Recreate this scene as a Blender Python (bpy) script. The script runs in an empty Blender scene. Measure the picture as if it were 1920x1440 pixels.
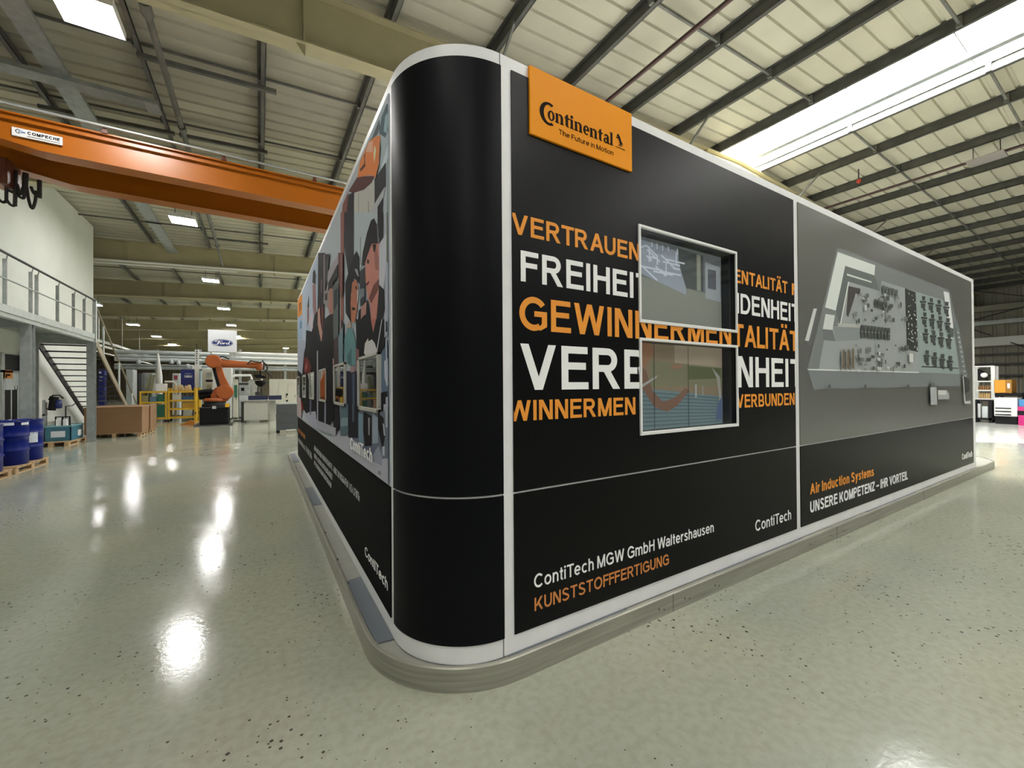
import bpy, bmesh, math, random
from math import sin, cos, pi, radians, sqrt, atan2
from mathutils import Vector, Matrix

SC = bpy.context.scene
COL = SC.collection

# ------------------------------------------------------------------ camera
F_PX = 773.39
YAW, PITCH, ROLL = radians(58.6077), radians(0.3885), radians(-0.398)
EYE = Vector((0.0, 0.0, 1.66))
FW = Vector((cos(YAW)*cos(PITCH), sin(YAW)*cos(PITCH), sin(PITCH)))
_rt = Vector((sin(YAW), -cos(YAW), 0.0))
_up = _rt.cross(FW)
RT = cos(ROLL)*_rt + sin(ROLL)*_up
UP = -sin(ROLL)*_rt + cos(ROLL)*_up
cam_data = bpy.data.cameras.new('camera')
cam_data.sensor_width = 36.0
cam_data.lens = F_PX/1920*36.0
cam_data.clip_end = 400
cam = bpy.data.objects.new('camera', cam_data)
COL.objects.link(cam)
cam.matrix_world = Matrix(((RT.x, UP.x, -FW.x, EYE.x), (RT.y, UP.y, -FW.y, EYE.y),
                           (RT.z, UP.z, -FW.z, EYE.z), (0, 0, 0, 1)))
SC.camera = cam

# ------------------------------------------------------------------ view, world
SC.view_settings.view_transform = 'Standard'
SC.view_settings.look = 'None'
SC.view_settings.gamma = 1.0
SC.view_settings.use_curve_mapping = False
SC.view_settings.exposure = 0.0
world = bpy.data.worlds.new('world')
SC.world = world
world.use_nodes = True
world.node_tree.nodes['Background'].inputs[0].default_value = (0.80, 0.86, 0.92, 1)
world.node_tree.nodes['Background'].inputs[1].default_value = 0.10
LAMP_POWER = 128.0       # radiance of a high-bay lamp
SKY_POWER = 42.0        # radiance of the ridge skylight

# ------------------------------------------------------------------ measuring aid: where a line of sight meets a plane
def at(u, v, **k):
    d = FW + RT*((u-960)/F_PX) + UP*((720-v)/F_PX)
    (a, val), = k.items()
    i = 'xyz'.index(a)
    return EYE + d*((val-EYE[i])/d[i])

# ------------------------------------------------------------------ materials
def lin(c):
    return tuple((x/12.92 if x <= 0.04045 else ((x+0.055)/1.055)**2.4) for x in c)

MATS = {}
def mat(name, col, rough=0.5, metal=0.0, var=0.0, vscale=4.0, bump=0.0, bscale=40.0, emit=0.0, spec=0.5, stretch=None):
    """procedural principled material; col is linear rgb"""
    if name in MATS:
        return MATS[name]
    m = bpy.data.materials.new(name)
    m.use_nodes = True
    nt = m.node_tree
    b = nt.nodes['Principled BSDF']
    b.inputs['Base Color'].default_value = (*col, 1)
    b.inputs['Roughness'].default_value = rough
    b.inputs['Metallic'].default_value = metal
    b.inputs['Specular IOR Level'].default_value = spec
    if emit:
        b.inputs['Emission Color'].default_value = (*col, 1)
        b.inputs['Emission Strength'].default_value = emit
    if var or bump:
        tc = nt.nodes.new('ShaderNodeTexCoord')
        src = tc.outputs['Object']
        if stretch:
            mp = nt.nodes.new('ShaderNodeMapping')
            mp.inputs['Scale'].default_value = stretch
            nt.links.new(src, mp.inputs['Vector'])
            src = mp.outputs['Vector']
    if var:
        n = nt.nodes.new('ShaderNodeTexNoise')
        n.inputs['Scale'].default_value = vscale
        n.inputs['Detail'].default_value = 5
        nt.links.new(src, n.inputs['Vector'])
        r = nt.nodes.new('ShaderNodeValToRGB')
        r.color_ramp.elements[0].position = 0.3
        r.color_ramp.elements[1].position = 0.72
        r.color_ramp.elements[0].color = (*[max(0, c*(1-var)) for c in col], 1)
        r.color_ramp.elements[1].color = (*[min(1, c*(1+var)) for c in col], 1)
        nt.links.new(n.outputs['Fac'], r.inputs['Fac'])
        nt.links.new(r.outputs['Color'], b.inputs['Base Color'])
    if bump:
        n2 = nt.nodes.new('ShaderNodeTexNoise')
        n2.inputs['Scale'].default_value = bscale
        n2.inputs['Detail'].default_value = 4
        nt.links.new(src, n2.inputs['Vector'])
        bp = nt.nodes.new('ShaderNodeBump')
        bp.inputs['Strength'].default_value = bump
        bp.inputs['Distance'].default_value = 0.01
        nt.links.new(n2.outputs['Fac'], bp.inputs['Height'])
        nt.links.new(bp.outputs['Normal'], b.inputs['Normal'])
    MATS[name] = m
    return m

def floor_material(name, base, speck=True):
    m = bpy.data.materials.new(name)
    m.use_nodes = True
    nt = m.node_tree
    N, L = nt.nodes, nt.links
    b = N['Principled BSDF']
    tc = N.new('ShaderNodeTexCoord')
    # broad cloudy wear
    n1 = N.new('ShaderNodeTexNoise'); n1.inputs['Scale'].default_value = 0.45; n1.inputs['Detail'].default_value = 6
    L.new(tc.outputs['Object'], n1.inputs['Vector'])
    r1 = N.new('ShaderNodeValToRGB')
    r1.color_ramp.elements[0].position = 0.34; r1.color_ramp.elements[1].position = 0.68
    r1.color_ramp.elements[0].color = (base[0]*0.86, base[1]*0.90, base[2]*0.93, 1)
    r1.color_ramp.elements[1].color = (base[0]*1.10, base[1]*1.08, base[2]*1.02, 1)
    L.new(n1.outputs['Fac'], r1.inputs['Fac'])
    # small scuffs
    n2 = N.new('ShaderNodeTexNoise'); n2.inputs['Scale'].default_value = 22; n2.inputs['Detail'].default_value = 8
    L.new(tc.outputs['Object'], n2.inputs['Vector'])
    r2 = N.new('ShaderNodeValToRGB')
    r2.color_ramp.elements[0].position = 0.32; r2.color_ramp.elements[1].position = 0.6
    r2.color_ramp.elements[0].color = (0.84, 0.84, 0.82, 1); r2.color_ramp.elements[1].color = (1, 1, 1, 1)
    L.new(n2.outputs['Fac'], r2.inputs['Fac'])
    mx = N.new('ShaderNodeMix'); mx.data_type = 'RGBA'; mx.blend_type = 'MULTIPLY'
    mx.inputs['Factor'].default_value = 0.8
    L.new(r1.outputs['Color'], mx.inputs['A']); L.new(r2.outputs['Color'], mx.inputs['B'])
    out = mx.outputs['Result']
    if speck:   # dark pin-holes, thicker in some areas
        v = N.new('ShaderNodeTexVoronoi'); v.inputs['Scale'].default_value = 24
        L.new(tc.outputs['Object'], v.inputs['Vector'])
        s = N.new('ShaderNodeMath'); s.operation = 'LESS_THAN'
        L.new(v.outputs['Distance'], s.inputs[0])
        n3 = N.new('ShaderNodeTexNoise'); n3.inputs['Scale'].default_value = 0.8; n3.inputs['Detail'].default_value = 3
        L.new(tc.outputs['Object'], n3.inputs['Vector'])
        mr = N.new('ShaderNodeMapRange')
        mr.inputs['From Min'].default_value = 0.34; mr.inputs['From Max'].default_value = 0.60
        mr.inputs['To Min'].default_value = 0.0; mr.inputs['To Max'].default_value = 0.27
        L.new(n3.outputs['Fac'], mr.inputs['Value'])
        wn = N.new('ShaderNodeMath'); wn.operation = 'MULTIPLY'
        L.new(mr.outputs['Result'], wn.inputs[0])
        sep = N.new('ShaderNodeSeparateColor'); L.new(v.outputs['Color'], sep.inputs['Color'])
        L.new(sep.outputs['Red'], wn.inputs[1])
        L.new(wn.outputs['Value'], s.inputs[1])
        mx2 = N.new('ShaderNodeMix'); mx2.data_type = 'RGBA'
        L.new(s.outputs['Value'], mx2.inputs['Factor'])
        L.new(out, mx2.inputs['A']); mx2.inputs['B'].default_value = (0.07, 0.065, 0.055, 1)
        out = mx2.outputs['Result']
    L.new(out, b.inputs['Base Color'])
    # gloss
    n4 = N.new('ShaderNodeTexNoise'); n4.inputs['Scale'].default_value = 2.2; n4.inputs['Detail'].default_value = 5
    L.new(tc.outputs['Object'], n4.inputs['Vector'])
    mr2 = N.new('ShaderNodeMapRange')
    mr2.inputs['From Min'].default_value = 0.3; mr2.inputs['From Max'].default_value = 0.7
    mr2.inputs['To Min'].default_value = 0.09; mr2.inputs['To Max'].default_value = 0.17
    L.new(n4.outputs['Fac'], mr2.inputs['Value']); L.new(mr2.outputs['Result'], b.inputs['Roughness'])
    b.inputs['Specular IOR Level'].default_value = 0.55
    n5 = N.new('ShaderNodeTexNoise'); n5.inputs['Scale'].default_value = 30; n5.inputs['Detail'].default_value = 4
    L.new(tc.outputs['Object'], n5.inputs['Vector'])
    bp = N.new('ShaderNodeBump'); bp.inputs['Strength'].default_value = 0.08; bp.inputs['Distance'].default_value = 0.008
    L.new(n5.outputs['Fac'], bp.inputs['Height']); L.new(bp.outputs['Normal'], b.inputs['Normal'])
    return m

def glass_mat(name, tint=(0.8, 0.85, 0.8), refl=0.35):
    m = bpy.data.materials.new(name); m.use_nodes = True
    nt = m.node_tree; N, L = nt.nodes, nt.links
    for n in list(N):
        if n.type != 'OUTPUT_MATERIAL': N.remove(n)
    o = [n for n in N if n.type == 'OUTPUT_MATERIAL'][0]
    t = N.new('ShaderNodeBsdfTransparent'); t.inputs[0].default_value = (*tint, 1)
    g = N.new('ShaderNodeBsdfGlossy'); g.inputs['Roughness'].default_value = 0.015
    g.inputs['Color'].default_value = (0.95, 0.97, 0.95, 1)
    lw = N.new('ShaderNodeLayerWeight'); lw.inputs['Blend'].default_value = 0.5
    pw = N.new('ShaderNodeMath'); pw.operation = 'POWER'; pw.inputs[1].default_value = 3.5
    ml = N.new('ShaderNodeMath'); ml.operation = 'MULTIPLY_ADD'; ml.inputs[1].default_value = refl; ml.inputs[2].default_value = 0.03
    mx = N.new('ShaderNodeMixShader')
    L.new(lw.outputs['Facing'], pw.inputs[0]); L.new(pw.outputs[0], ml.inputs[0]); L.new(ml.outputs[0], mx.inputs[0]); L.new(t.outputs[0], mx.inputs[1]); L.new(g.outputs[0], mx.inputs[2])
    L.new(mx.outputs[0], o.inputs[0])
    return m

# ------------------------------------------------------------------ mesh builder
class MB:
    def __init__(s): s.v = []; s.f = []; s.m = []; s.sm = []; s.cur = 0
    def use(s, i): s.cur = i; return s
    def add(s, vs, fs, smooth=False):
        o = len(s.v); s.v += [tuple(p) for p in vs]
        for f in fs:
            s.f.append([o+i for i in f]); s.m.append(s.cur); s.sm.append(smooth)
        return s
    def box(s, x0, x1, y0, y1, z0, z1):
        x0, x1 = min(x0, x1), max(x0, x1); y0, y1 = min(y0, y1), max(y0, y1); z0, z1 = min(z0, z1), max(z0, z1)
        return s.add([(x0,y0,z0),(x1,y0,z0),(x1,y1,z0),(x0,y1,z0),(x0,y0,z1),(x1,y0,z1),(x1,y1,z1),(x0,y1,z1)],
                     [(0,3,2,1),(4,5,6,7),(0,1,5,4),(1,2,6,5),(2,3,7,6),(3,0,4,7)])
    def bar(s, p, q, w, h, up=(0, 0, 1)):
        p, q = Vector(p), Vector(q); d = (q-p).normalized(); u = Vector(up)
        if abs(d.dot(u)) > 0.98: u = Vector((1, 0, 0))
        a = d.cross(u).normalized()*w/2; b = a.cross(d).normalized()*h/2
        vs = [p-a-b, p+a-b, p+a+b, p-a+b, q-a-b, q+a-b, q+a+b, q-a+b]
        return s.add(vs, [(3,2,1,0),(4,5,6,7),(0,1,5,4),(1,2,6,5),(2,3,7,6),(3,0,4,7)])
    def tube(s, pts, r, n=8, caps=True):
        pts = [Vector(p) for p in pts]; rs = r if isinstance(r, (list, tuple)) else [r]*len(pts)
        rings = []; u = None
        for i, p in enumerate(pts):
            d = (pts[min(i+1, len(pts)-1)]-pts[max(i-1, 0)]).normalized()
            if u is None:
                u = Vector((0, 0, 1)) if abs(d.z) < 0.9 else Vector((1, 0, 0))
            a = d.cross(u).normalized(); b = a.cross(d).normalized(); u = b
            rings.append([p + (a*cos(2*pi*k/n) + b*sin(2*pi*k/n))*rs[i] for k in range(n)])
        vs = [q for R in rings for q in R]; fs = []
        for i in range(len(pts)-1):
            for k in range(n):
                k2 = (k+1) % n
                fs.append((i*n+k, i*n+k2, (i+1)*n+k2, (i+1)*n+k))
        s.add(vs, fs, True)
        if caps:
            s.add(rings[0], [tuple(range(n))[::-1]]); s.add(rings[-1], [tuple(range(n))])
        return s
    def lathe(s, c, prof, n=24, axis='z'):
        c = Vector(c); vs = []; fs = []
        for (r, h) in prof:
            for k in range(n):
                a = 2*pi*k/n
                p = {'z': (r*cos(a), r*sin(a), h), 'y': (r*cos(a), h, r*sin(a)), 'x': (h, r*cos(a), r*sin(a))}[axis]
                vs.append(c+Vector(p))
        for i in range(len(prof)-1):
            for k in range(n):
                k2 = (k+1) % n
                f = (i*n+k, i*n+k2, (i+1)*n+k2, (i+1)*n+k)
                fs.append(f if axis != 'y' else f[::-1])
        s.add(vs, fs, True)
        m = len(prof)
        s.add(vs[:n], [tuple(range(n))[::-1]]); s.add(vs[(m-1)*n:], [tuple(range(n))])
        return s
    def prism(s, poly, axis, a, b):
        """poly in the two other axes (xy, xz or yz order), extruded along axis from a to b"""
        def P(q, t): return {'x': (t, q[0], q[1]), 'y': (q[0], t, q[1]), 'z': (q[0], q[1], t)}[axis]
        n = len(poly); vs = [P(q, a) for q in poly]+[P(q, b) for q in poly]
        fs = [tuple(range(n))[::-1], tuple(range(n, 2*n))]+[(i, (i+1) % n, n+(i+1) % n, n+i) for i in range(n)]
        return s.add(vs, fs)
    def build(s, name, mats, parent=None, bevel=0.0):
        me = bpy.data.meshes.new(name)
        off = Vector(parent['_o']) if parent is not None else Vector((0, 0, 0))
        me.from_pydata([tuple(Vector(p)-off) for p in s.v], [], s.f)
        if not isinstance(mats, (list, tuple)): mats = [mats]
        for m in mats: me.materials.append(m)
        for i, p in enumerate(me.polygons): p.material_index = s.m[i]; p.use_smooth = s.sm[i]
        bm = bmesh.new(); bm.from_mesh(me); bmesh.ops.recalc_face_normals(bm, faces=bm.faces); bm.to_mesh(me); bm.free()
        o = bpy.data.objects.new(name, me); COL.objects.link(o)
        if parent is not None: o.parent = parent
        o['_o'] = tuple(off)
        if bevel:
            bv = o.modifiers.new('edge', 'BEVEL'); bv.width = bevel; bv.segments = 2; bv.limit_method = 'ANGLE'
        return o

def thing(name, label, cat, loc, group=None):
    o = bpy.data.objects.new(name, None); COL.objects.link(o)
    o.empty_display_size = 0.2; o.location = loc; o['_o'] = tuple(loc)
    o['label'] = label; o['category'] = cat
    if group: o['group'] = group
    return o
def tag(o, label, cat, group=None):
    o['label'] = label; o['category'] = cat
    if group: o['group'] = group
    return o
def struct(o): o['kind'] = 'structure'; return o
def dup(o, dx, label=None, group=None, parent=None):
    c = o.copy(); COL.objects.link(c)
    if parent is not None: c.parent = parent
    else: c.location = Vector(o.location)+Vector(dx)
    if label: c['label'] = label
    if group: c['group'] = group
    for ch in list(o.children): dup(ch, (0, 0, 0), parent=c)
    return c

# ------------------------------------------------------------------ sign lettering: a plain grotesque drawn with strokes
def _rect(x0, y0, x1, y1): return [(x0, y0), (x1, y0), (x1, y1), (x0, y1)]
def _diag(x0, y0, x1, y1, w): return [(x0-w/2, y0), (x0+w/2, y0), (x1+w/2, y1), (x1-w/2, y1)]
def _arc(cx, cy, rx, ry, a0, a1, t, n=None, ty=None):
    ty = ty or t
    n = n or max(4, int(abs(a1-a0)/12)); out = []
    for i in range(n):
        A, B = radians(a0+(a1-a0)*i/n), radians(a0+(a1-a0)*(i+1)/n)
        out.append([(cx+rx*cos(A), cy+ry*sin(A)), (cx+rx*cos(B), cy+ry*sin(B)),
                    (cx+(rx-t)*cos(B), cy+(ry-ty)*sin(B)), (cx+(rx-t)*cos(A), cy+(ry-ty)*sin(A))])
    return out
def glyph(c, t):
    """polygons of one character at cap height 1, stroke t -> (width, polys)"""
    h = t*0.9; X = 0.74; P = []; w = 0.8
    def R(*a): P.append(_rect(*a))
    def D(*a): P.append(_diag(*a))
    def A(*a, **k): P.extend(_arc(*a, **k))
    if c == ' ': return 0.30, []
    if c in 'AÄ':
        w = 0.92; s = t*1.08
        D(s/2, 0, w/2, 1, s); D(w-s/2, 0, w/2, 1, s); R(w*0.2, 0.25, w*0.8, 0.25+h)
        if c == 'Ä': R(0.20, 1.09, 0.20+t, 1.09+t); R(w-0.20-t, 1.09, w-0.20, 1.09+t)
    elif c == 'B':
        w = 0.80; R(0, 0, t, 1)
        for y0, y1, r in ((0, 0.55, 0.0), (0.55-h, 1, 0.05)):
            ry = (y1-y0)/2; xc = w-r-ry*1.0
            R(t, y0, xc, y0+h); R(t, y1-h, xc, y1); A(xc, (y0+y1)/2, ry, ry, -90, 90, t, ty=h)
    elif c in 'CG':
        w = 0.92; A(0.5, 0.5, 0.5, 0.515, 42 if c == 'C' else 38, 318 if c == 'C' else 300, t, n=20)
        if c == 'G': w = 0.97; R(0.52, 0.42, w, 0.42+h); R(w-t, 0.13, w, 0.5); P.append([(0.72, -0.0), (w, 0.13), (w-t, 0.22), (0.66, 0.08)])
    elif c == 'D':
        w = 0.86; R(0, 0, t, 1); R(t, 0, 0.4, h); R(t, 1-h, 0.4, 1); A(0.40, 0.5, 0.46, 0.5, -90, 90, t, ty=h)
    elif c in 'EF':
        w = 0.74 if c == 'E' else 0.68; R(0, 0, t, 1); R(t, 1-h, w, 1); R(t, 0.46, w*0.93, 0.46+h)
        if c == 'E': R(t, 0, w+0.02, h)
    elif c == 'H': w = 0.80; R(0, 0, t, 1); R(w-t, 0, w, 1); R(t, 0.47, w-t, 0.47+h)
    elif c == 'I': w = t; R(0, 0, t, 1)
    elif c == 'K': w = 0.86; R(0, 0, t, 1); D(t*1.1, 0.34, w-t*0.75, 1, t*1.35); D(w-t*0.65, 0, w*0.42, 0.62, t*1.3)
    elif c == 'L': w = 0.64; R(0, 0, t, 1); R(t, 0, w, h)
    elif c == 'M':
        w = 0.98; R(0, 0, t, 1); R(w-t, 0, w, 1); D(w/2, 0, t*0.62, 1, t*1.1); D(w/2, 0, w-t*0.62, 1, t*1.1)
    elif c == 'N': w = 0.82; R(0, 0, t, 1); R(w-t, 0, w, 1); D(w-t*0.66, 0, t*0.66, 1, t*1.25)
    elif c == 'O': w = 1.0; A(0.5, 0.5, 0.5, 0.515, 0, 360, t, n=28)
    elif c in 'PR':
        w = 0.78 if c == 'P' else 0.86; R(0, 0, t, 1); ry = 0.29; xc = 0.47
        R(t, 1-h, xc, 1); R(t, 1-2*ry, xc, 1-2*ry+h); A(xc, 1-ry, 0.30, ry, -90, 90, t, ty=h)
        if c == 'R': D(w-t*0.62, 0, 0.44, 0.44, t*1.22)
    elif c == 'S':
        w = 0.80; A(0.40, 0.735, 0.37, 0.28, 20, 240, t, ty=h, n=14); A(0.40, 0.265, 0.40, 0.285, -160, 62, t, ty=h, n=14)
        P.append([(0.20, 0.53), (0.24, 0.53+h*1.15), (0.60, 0.50), (0.55, 0.50-h*1.1)])
    elif c == 'T': w = 0.78; R(0, 1-h, w, 1); R(w/2-t/2, 0, w/2+t/2, 1)
    elif c == 'U': w = 0.80; R(0, 0.36, t, 1); R(w-t, 0.36, w, 1); A(w/2, 0.37, w/2, 0.385, 180, 360, t, n=14)
    elif c == 'V': w = 0.90; D(w/2, 0, t*0.54, 1, t*1.08); D(w/2, 0, w-t*0.54, 1, t*1.08)
    elif c == 'W':
        w = 1.26; q = t*0.54
        D(0.33, 0, q, 1, t*1.05); D(0.33, 0, w/2, 1, t*1.05); D(w-0.33, 0, w/2, 1, t*1.05); D(w-0.33, 0, w-q, 1, t*1.05)
    elif c == 'Z': w = 0.76; R(0, 1-h, w, 1); R(0, 0, w, h); D(t*0.6, h, w-t*0.6, 1-h, t*1.2)
    elif c in '–-': w = 0.70 if c == '–' else 0.36; R(0, 0.33, w, 0.33+h)
    elif c == '.': w = t; R(0, 0, t, t)
    elif c in 'bdpqaoceg':
        r = X/2; w = 0.70
        if c in 'bp': A(w-0.35, r, 0.35, r+0.01, -150, 150, t, n=18, ty=h); R(0, 0 if c == 'b' else -0.27, t, 1 if c == 'b' else X)
        elif c in 'dq': A(0.35, r, 0.35, r+0.01, 30, 330, t, n=18, ty=h); R(w-t, 0 if c == 'd' else -0.27, w, 1 if c == 'd' else X)
        elif c == 'o': w = 0.74; A(0.37, r, 0.37, r+0.01, 0, 360, t, n=22, ty=h)
        elif c == 'c': w = 0.66; A(0.36, r, 0.36, r+0.01, 48, 312, t, n=18, ty=h)
        elif c == 'e': w = 0.72; A(0.36, r, 0.36, r+0.01, 0, 318, t, n=18, ty=h); R(t*0.6, r-h*0.5, w-t*0.1, r+h*0.5)
        elif c == 'a':
            w = 0.66; R(w-t, 0, w, 0.52); A(0.35, 0.48, 0.31, 0.27, 0, 165, t, n=10, ty=h); A(0.28, 0.22, 0.28, 0.235, 30, 330, t, n=14, ty=h); R(0.28, 0.36, w-t, 0.36+h*0.8)
        elif c == 'g': A(0.35, r, 0.35, r+0.01, 30, 330, t, n=18, ty=h); R(w-t, -0.05, w, X); A(0.35, -0.04, 0.35, 0.25, 190, 360, t, n=10, ty=h)
    elif c in 'hnmru':
        if c == 'r': w = 0.40; R(0, 0, t, X); A(0.42, 0.40, 0.36, 0.35, 95, 160, t, n=6, ty=h)
        elif c == 'u': w = 0.62; R(0, 0.3, t, X); R(w-t, 0, w, X); A(w/2, 0.31, w/2, 0.325, 180, 350, t, n=12, ty=h)
        elif c == 'm':
            w = 1.02; R(0, 0, t, X)
            for x in (0, (w-t)/2): A(x+(w+t)/4, 0.44, (w+t)/4, 0.31, 0, 168, t, n=10, ty=h); R(x+(w-t)/2, 0, x+(w+t)/2, 0.45)
        else: w = 0.62; R(0, 0, t, 1 if c == 'h' else X); A(w/2, 0.43, w/2, 0.32, 0, 168, t, n=12, ty=h); R(w-t, 0, w, 0.44)
    elif c == 'i': w = t; R(0, 0, t, X); R(0, 1-t*0.95, t, 1)
    elif c == 'l': w = t; R(0, 0, t, 1)
    elif c == 't': w = 0.36; R(0.10, 0.10, 0.10+t, 0.95); R(0, X-h, w, X); A(0.10+0.22, 0.20, 0.22, 0.21, 180, 280, t, n=6, ty=h)
    elif c == 's':
        w = 0.62; A(0.31, 0.545, 0.28, 0.205, 15, 245, t, ty=h, n=12); A(0.31, 0.20, 0.31, 0.21, -165, 65, t, ty=h, n=12)
        P.append([(0.16, 0.40), (0.2, 0.40+h*1.1), (0.47, 0.36), (0.43, 0.36-h*1.0)])
    elif c == 'y': w = 0.66; D(w/2, 0, t*0.54, X, t*1.05); D(w/2-0.13, -0.27, w-t*0.54, X, t*1.05)
    elif c == '3': w = 0.62; A(0.28, 0.75, 0.30, 0.26, -90, 150, t, n=12, ty=h); A(0.28, 0.27, 0.33, 0.28, -150, 90, t, n=12, ty=h)
    else: R(0, 0, w, 1)
    return w, P
def text_polys(s, t=0.17, gap=0.15):
    x = 0; out = []
    for i, c in enumerate(s):
        if c == ' ': x += 0.32; continue
        w, P = glyph(c, t)
        out += [[(px+x, py) for px, py in q] for q in P]
        g = gap
        if i+1 < len(s) and s[i:i+2] in ('AU', 'TA', 'ÄT', 'TÄ', 'LI', 'Te', 'Wa', 'AL', 'RT', 'TR', 'VO', 'AV', 'TF', 'FF'): g = gap*0.45
        x += w+g
    return out, x-gap
def clip_poly(P, ax, v, keep_less):
    out = []; n = len(P)
    for i in range(n):
        a, b = P[i], P[(i+1) % n]
        ia = (a[ax] <= v) == keep_less; ib = (b[ax] <= v) == keep_less
        if ia: out.append(a)
        if ia != ib:
            f = (v-a[ax])/(b[ax]-a[ax]); out.append((a[0]+f*(b[0]-a[0]), a[1]+f*(b[1]-a[1])))
    return out
def place_polys(mb, polys, to3d, x0, x1, w, z0, cap, clips=None, depth=0.002, nrm=(0, -1, 0)):
    sx = (x1-x0)/w
    for pi_, P in enumerate(polys):
        nv = Vector(nrm)*(depth+0.00004*(pi_ % 9))
        Q = [(x0+p[0]*sx, z0+p[1]*cap) for p in P]
        regions = clips or [(-1e9, 1e9, -1e9, 1e9)]
        for (a, b, c, d) in regions:
            K = Q
            for ax, v, less in ((0, a, False), (0, b, True), (1, c, False), (1, d, True)):
                if len(K) >= 3: K = clip_poly(K, ax, v, less)
            if len(K) < 3: continue
            n = len(K); base = [Vector(to3d(*p)) for p in K]; top = [p+nv for p in base]
            mb.add(base+top, [tuple(range(n, 2*n))]+[(i, (i+1) % n, n+(i+1) % n, n+i) for i in range(n)])
    return mb
def letter(mb, s, to3d, x0, x1, z0, cap, t=0.17, clips=None, nrm=(0, -1, 0), depth=0.002, gap=0.15):
    P, w = text_polys(s, t, gap)
    return place_polys(mb, P, to3d, x0, x1, w, z0, cap, clips, depth, nrm)
# ------------------------------------------------------------------ palette
M_FLOOR = floor_material('epoxy_floor', (0.375, 0.382, 0.308))
M_FLOORW = floor_material('white_floor_coating', (0.78, 0.79, 0.78), speck=False)
M_ROOF = mat('cream_roof_sheet', (0.47, 0.45, 0.35), 0.55, var=0.10, vscale=0.7)
M_STEEL_DK = mat('dull_galvanised_purlin', (0.16, 0.16, 0.145), 0.5, 0.3, var=0.25, vscale=3)
M_STEEL_PUR = mat('shaded_galvanised_purlin', (0.075, 0.075, 0.066), 0.55, 0.2, var=0.25, vscale=3)  # darker copy of the purlin steel: unlit look put into the colour
M_RAFT = mat('cream_painted_steel', (0.43, 0.385, 0.235), 0.42, var=0.08, vscale=1.2)
M_GALV = mat('galvanised_steel', (0.40, 0.43, 0.42), 0.42, 0.55, var=0.16, vscale=6)
M_GALV_LT = mat('pale_grey_steel', (0.50, 0.54, 0.53), 0.45, 0.2, var=0.1, vscale=5)
M_WALLW = mat('white_plaster', (0.72, 0.74, 0.68), 0.8, var=0.05, vscale=0.8)
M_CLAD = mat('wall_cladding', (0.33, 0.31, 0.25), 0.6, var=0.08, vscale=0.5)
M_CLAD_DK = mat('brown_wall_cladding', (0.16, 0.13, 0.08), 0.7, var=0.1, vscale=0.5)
M_BLACK = mat('black_plastic', (0.007, 0.007, 0.008), 0.5, spec=0.2)
M_DARKMET = mat('dark_metal', (0.06, 0.06, 0.062), 0.45, 0.4)
M_WHITE = mat('white_paint', (0.80, 0.80, 0.78), 0.45)
M_CRANE = mat('orange_crane_paint', (0.35, 0.098, 0.003), 0.34, var=0.06, vscale=0.8)
M_CRANE_DK = mat('red_oxide_and_shade_paint', (0.10, 0.020, 0.006), 0.45, var=0.1, vscale=1)  # on the plate between the girders it stands in for shade
M_RUBBER = mat('black_cable', (0.02, 0.016, 0.014), 0.6)
M_REDPIPE = mat('oxblood_pipe', (0.06, 0.026, 0.022), 0.45)
M_SKY = mat('skylight_polycarbonate', (1.0, 1.0, 0.98), 0.5, emit=SKY_POWER)
M_LAMP = mat('lamp_diffuser', (1.0, 0.985, 0.96), 0.4, emit=LAMP_POWER)

# ================================================================== HALL
KS = 1.37
RIDGE = 14.66
def zt(x):  # underside of the purlins
    return 8.866+0.055*x if x <= RIDGE else 9.672-0.04*(x-RIDGE)
PUR_D = 0.27
XL, XR, YB, YF = -31.0, 47.0, -14.0, 92.0

fl = struct(MB().box(XL, XR, YB, YF, -0.2, 0.0).build('floor', M_FLOOR))

def roof_sheet(xs):
    mb = MB(); p = 0.456; y = YB; prof = []
    while y < YF:
        prof += [(y, 0), (y+p-0.11, 0), (y+p-0.085, 0.05), (y+p-0.025, 0.05)]; y += p
    vs = []; n = len(prof)
    for x in xs:
        for (yy, h) in prof: vs.append((x, yy, zt(x)+PUR_D+h))
    fs = []
    for i in range(len(xs)-1):
        for k in range(n-1): fs.append((i*n+k, i*n+k+1, (i+1)*n+k+1, (i+1)*n+k))
    return mb.add(vs, fs)
struct(roof_sheet([XL, -10, 2, 13.4]).build('ceiling', M_ROOF))
struct(roof_sheet([15.95, 30, XR]).build('ceiling', M_ROOF))

RAFT_Y = [8.38+8.70*i for i in range(-1, 10)]
trim_n = 0
def trim(mb, m):
    global trim_n
    trim_n += 1
    return struct(mb.build('trim_%d' % trim_n, m))
# main portal rafters
for y in RAFT_Y:
    mb = MB()
    for (xa, xb) in ((XL, RIDGE), (RIDGE, XR)):
        za, zb = zt(xa), zt(xb); D = 1.02
        for (w0, w1, h0, h1) in ((-0.165, 0.165, -0.03, -0.002), (-0.165, 0.165, -D, -D+0.03), (-0.011, 0.011, -D, -0.01)):
            vs = [(x, y+w, z+h) for (x, z) in ((xa, za), (xb, zb)) for w in (w0, w1) for h in (h0, h1)]
            mb.add(vs, [(0,1,3,2), (4,6,7,5), (0,4,5,1), (2,3,7,6), (0,2,6,4), (1,5,7,3)])
    x = 0.69-6.0*5
    while x < XR-1:
        z = zt(x); mb.box(x-0.012, x+0.012, y-0.15, y+0.15, z-1.0, z-0.03)
        mb.prism([(x-0.13, z-1.02), (x+0.02, z-1.02), (x+0.02, z-1.22)], 'y', y-0.10, y-0.08) if abs(x-0.69) < 0.1 else None
        x += 6.0
    trim(mb, M_RAFT)
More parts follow.
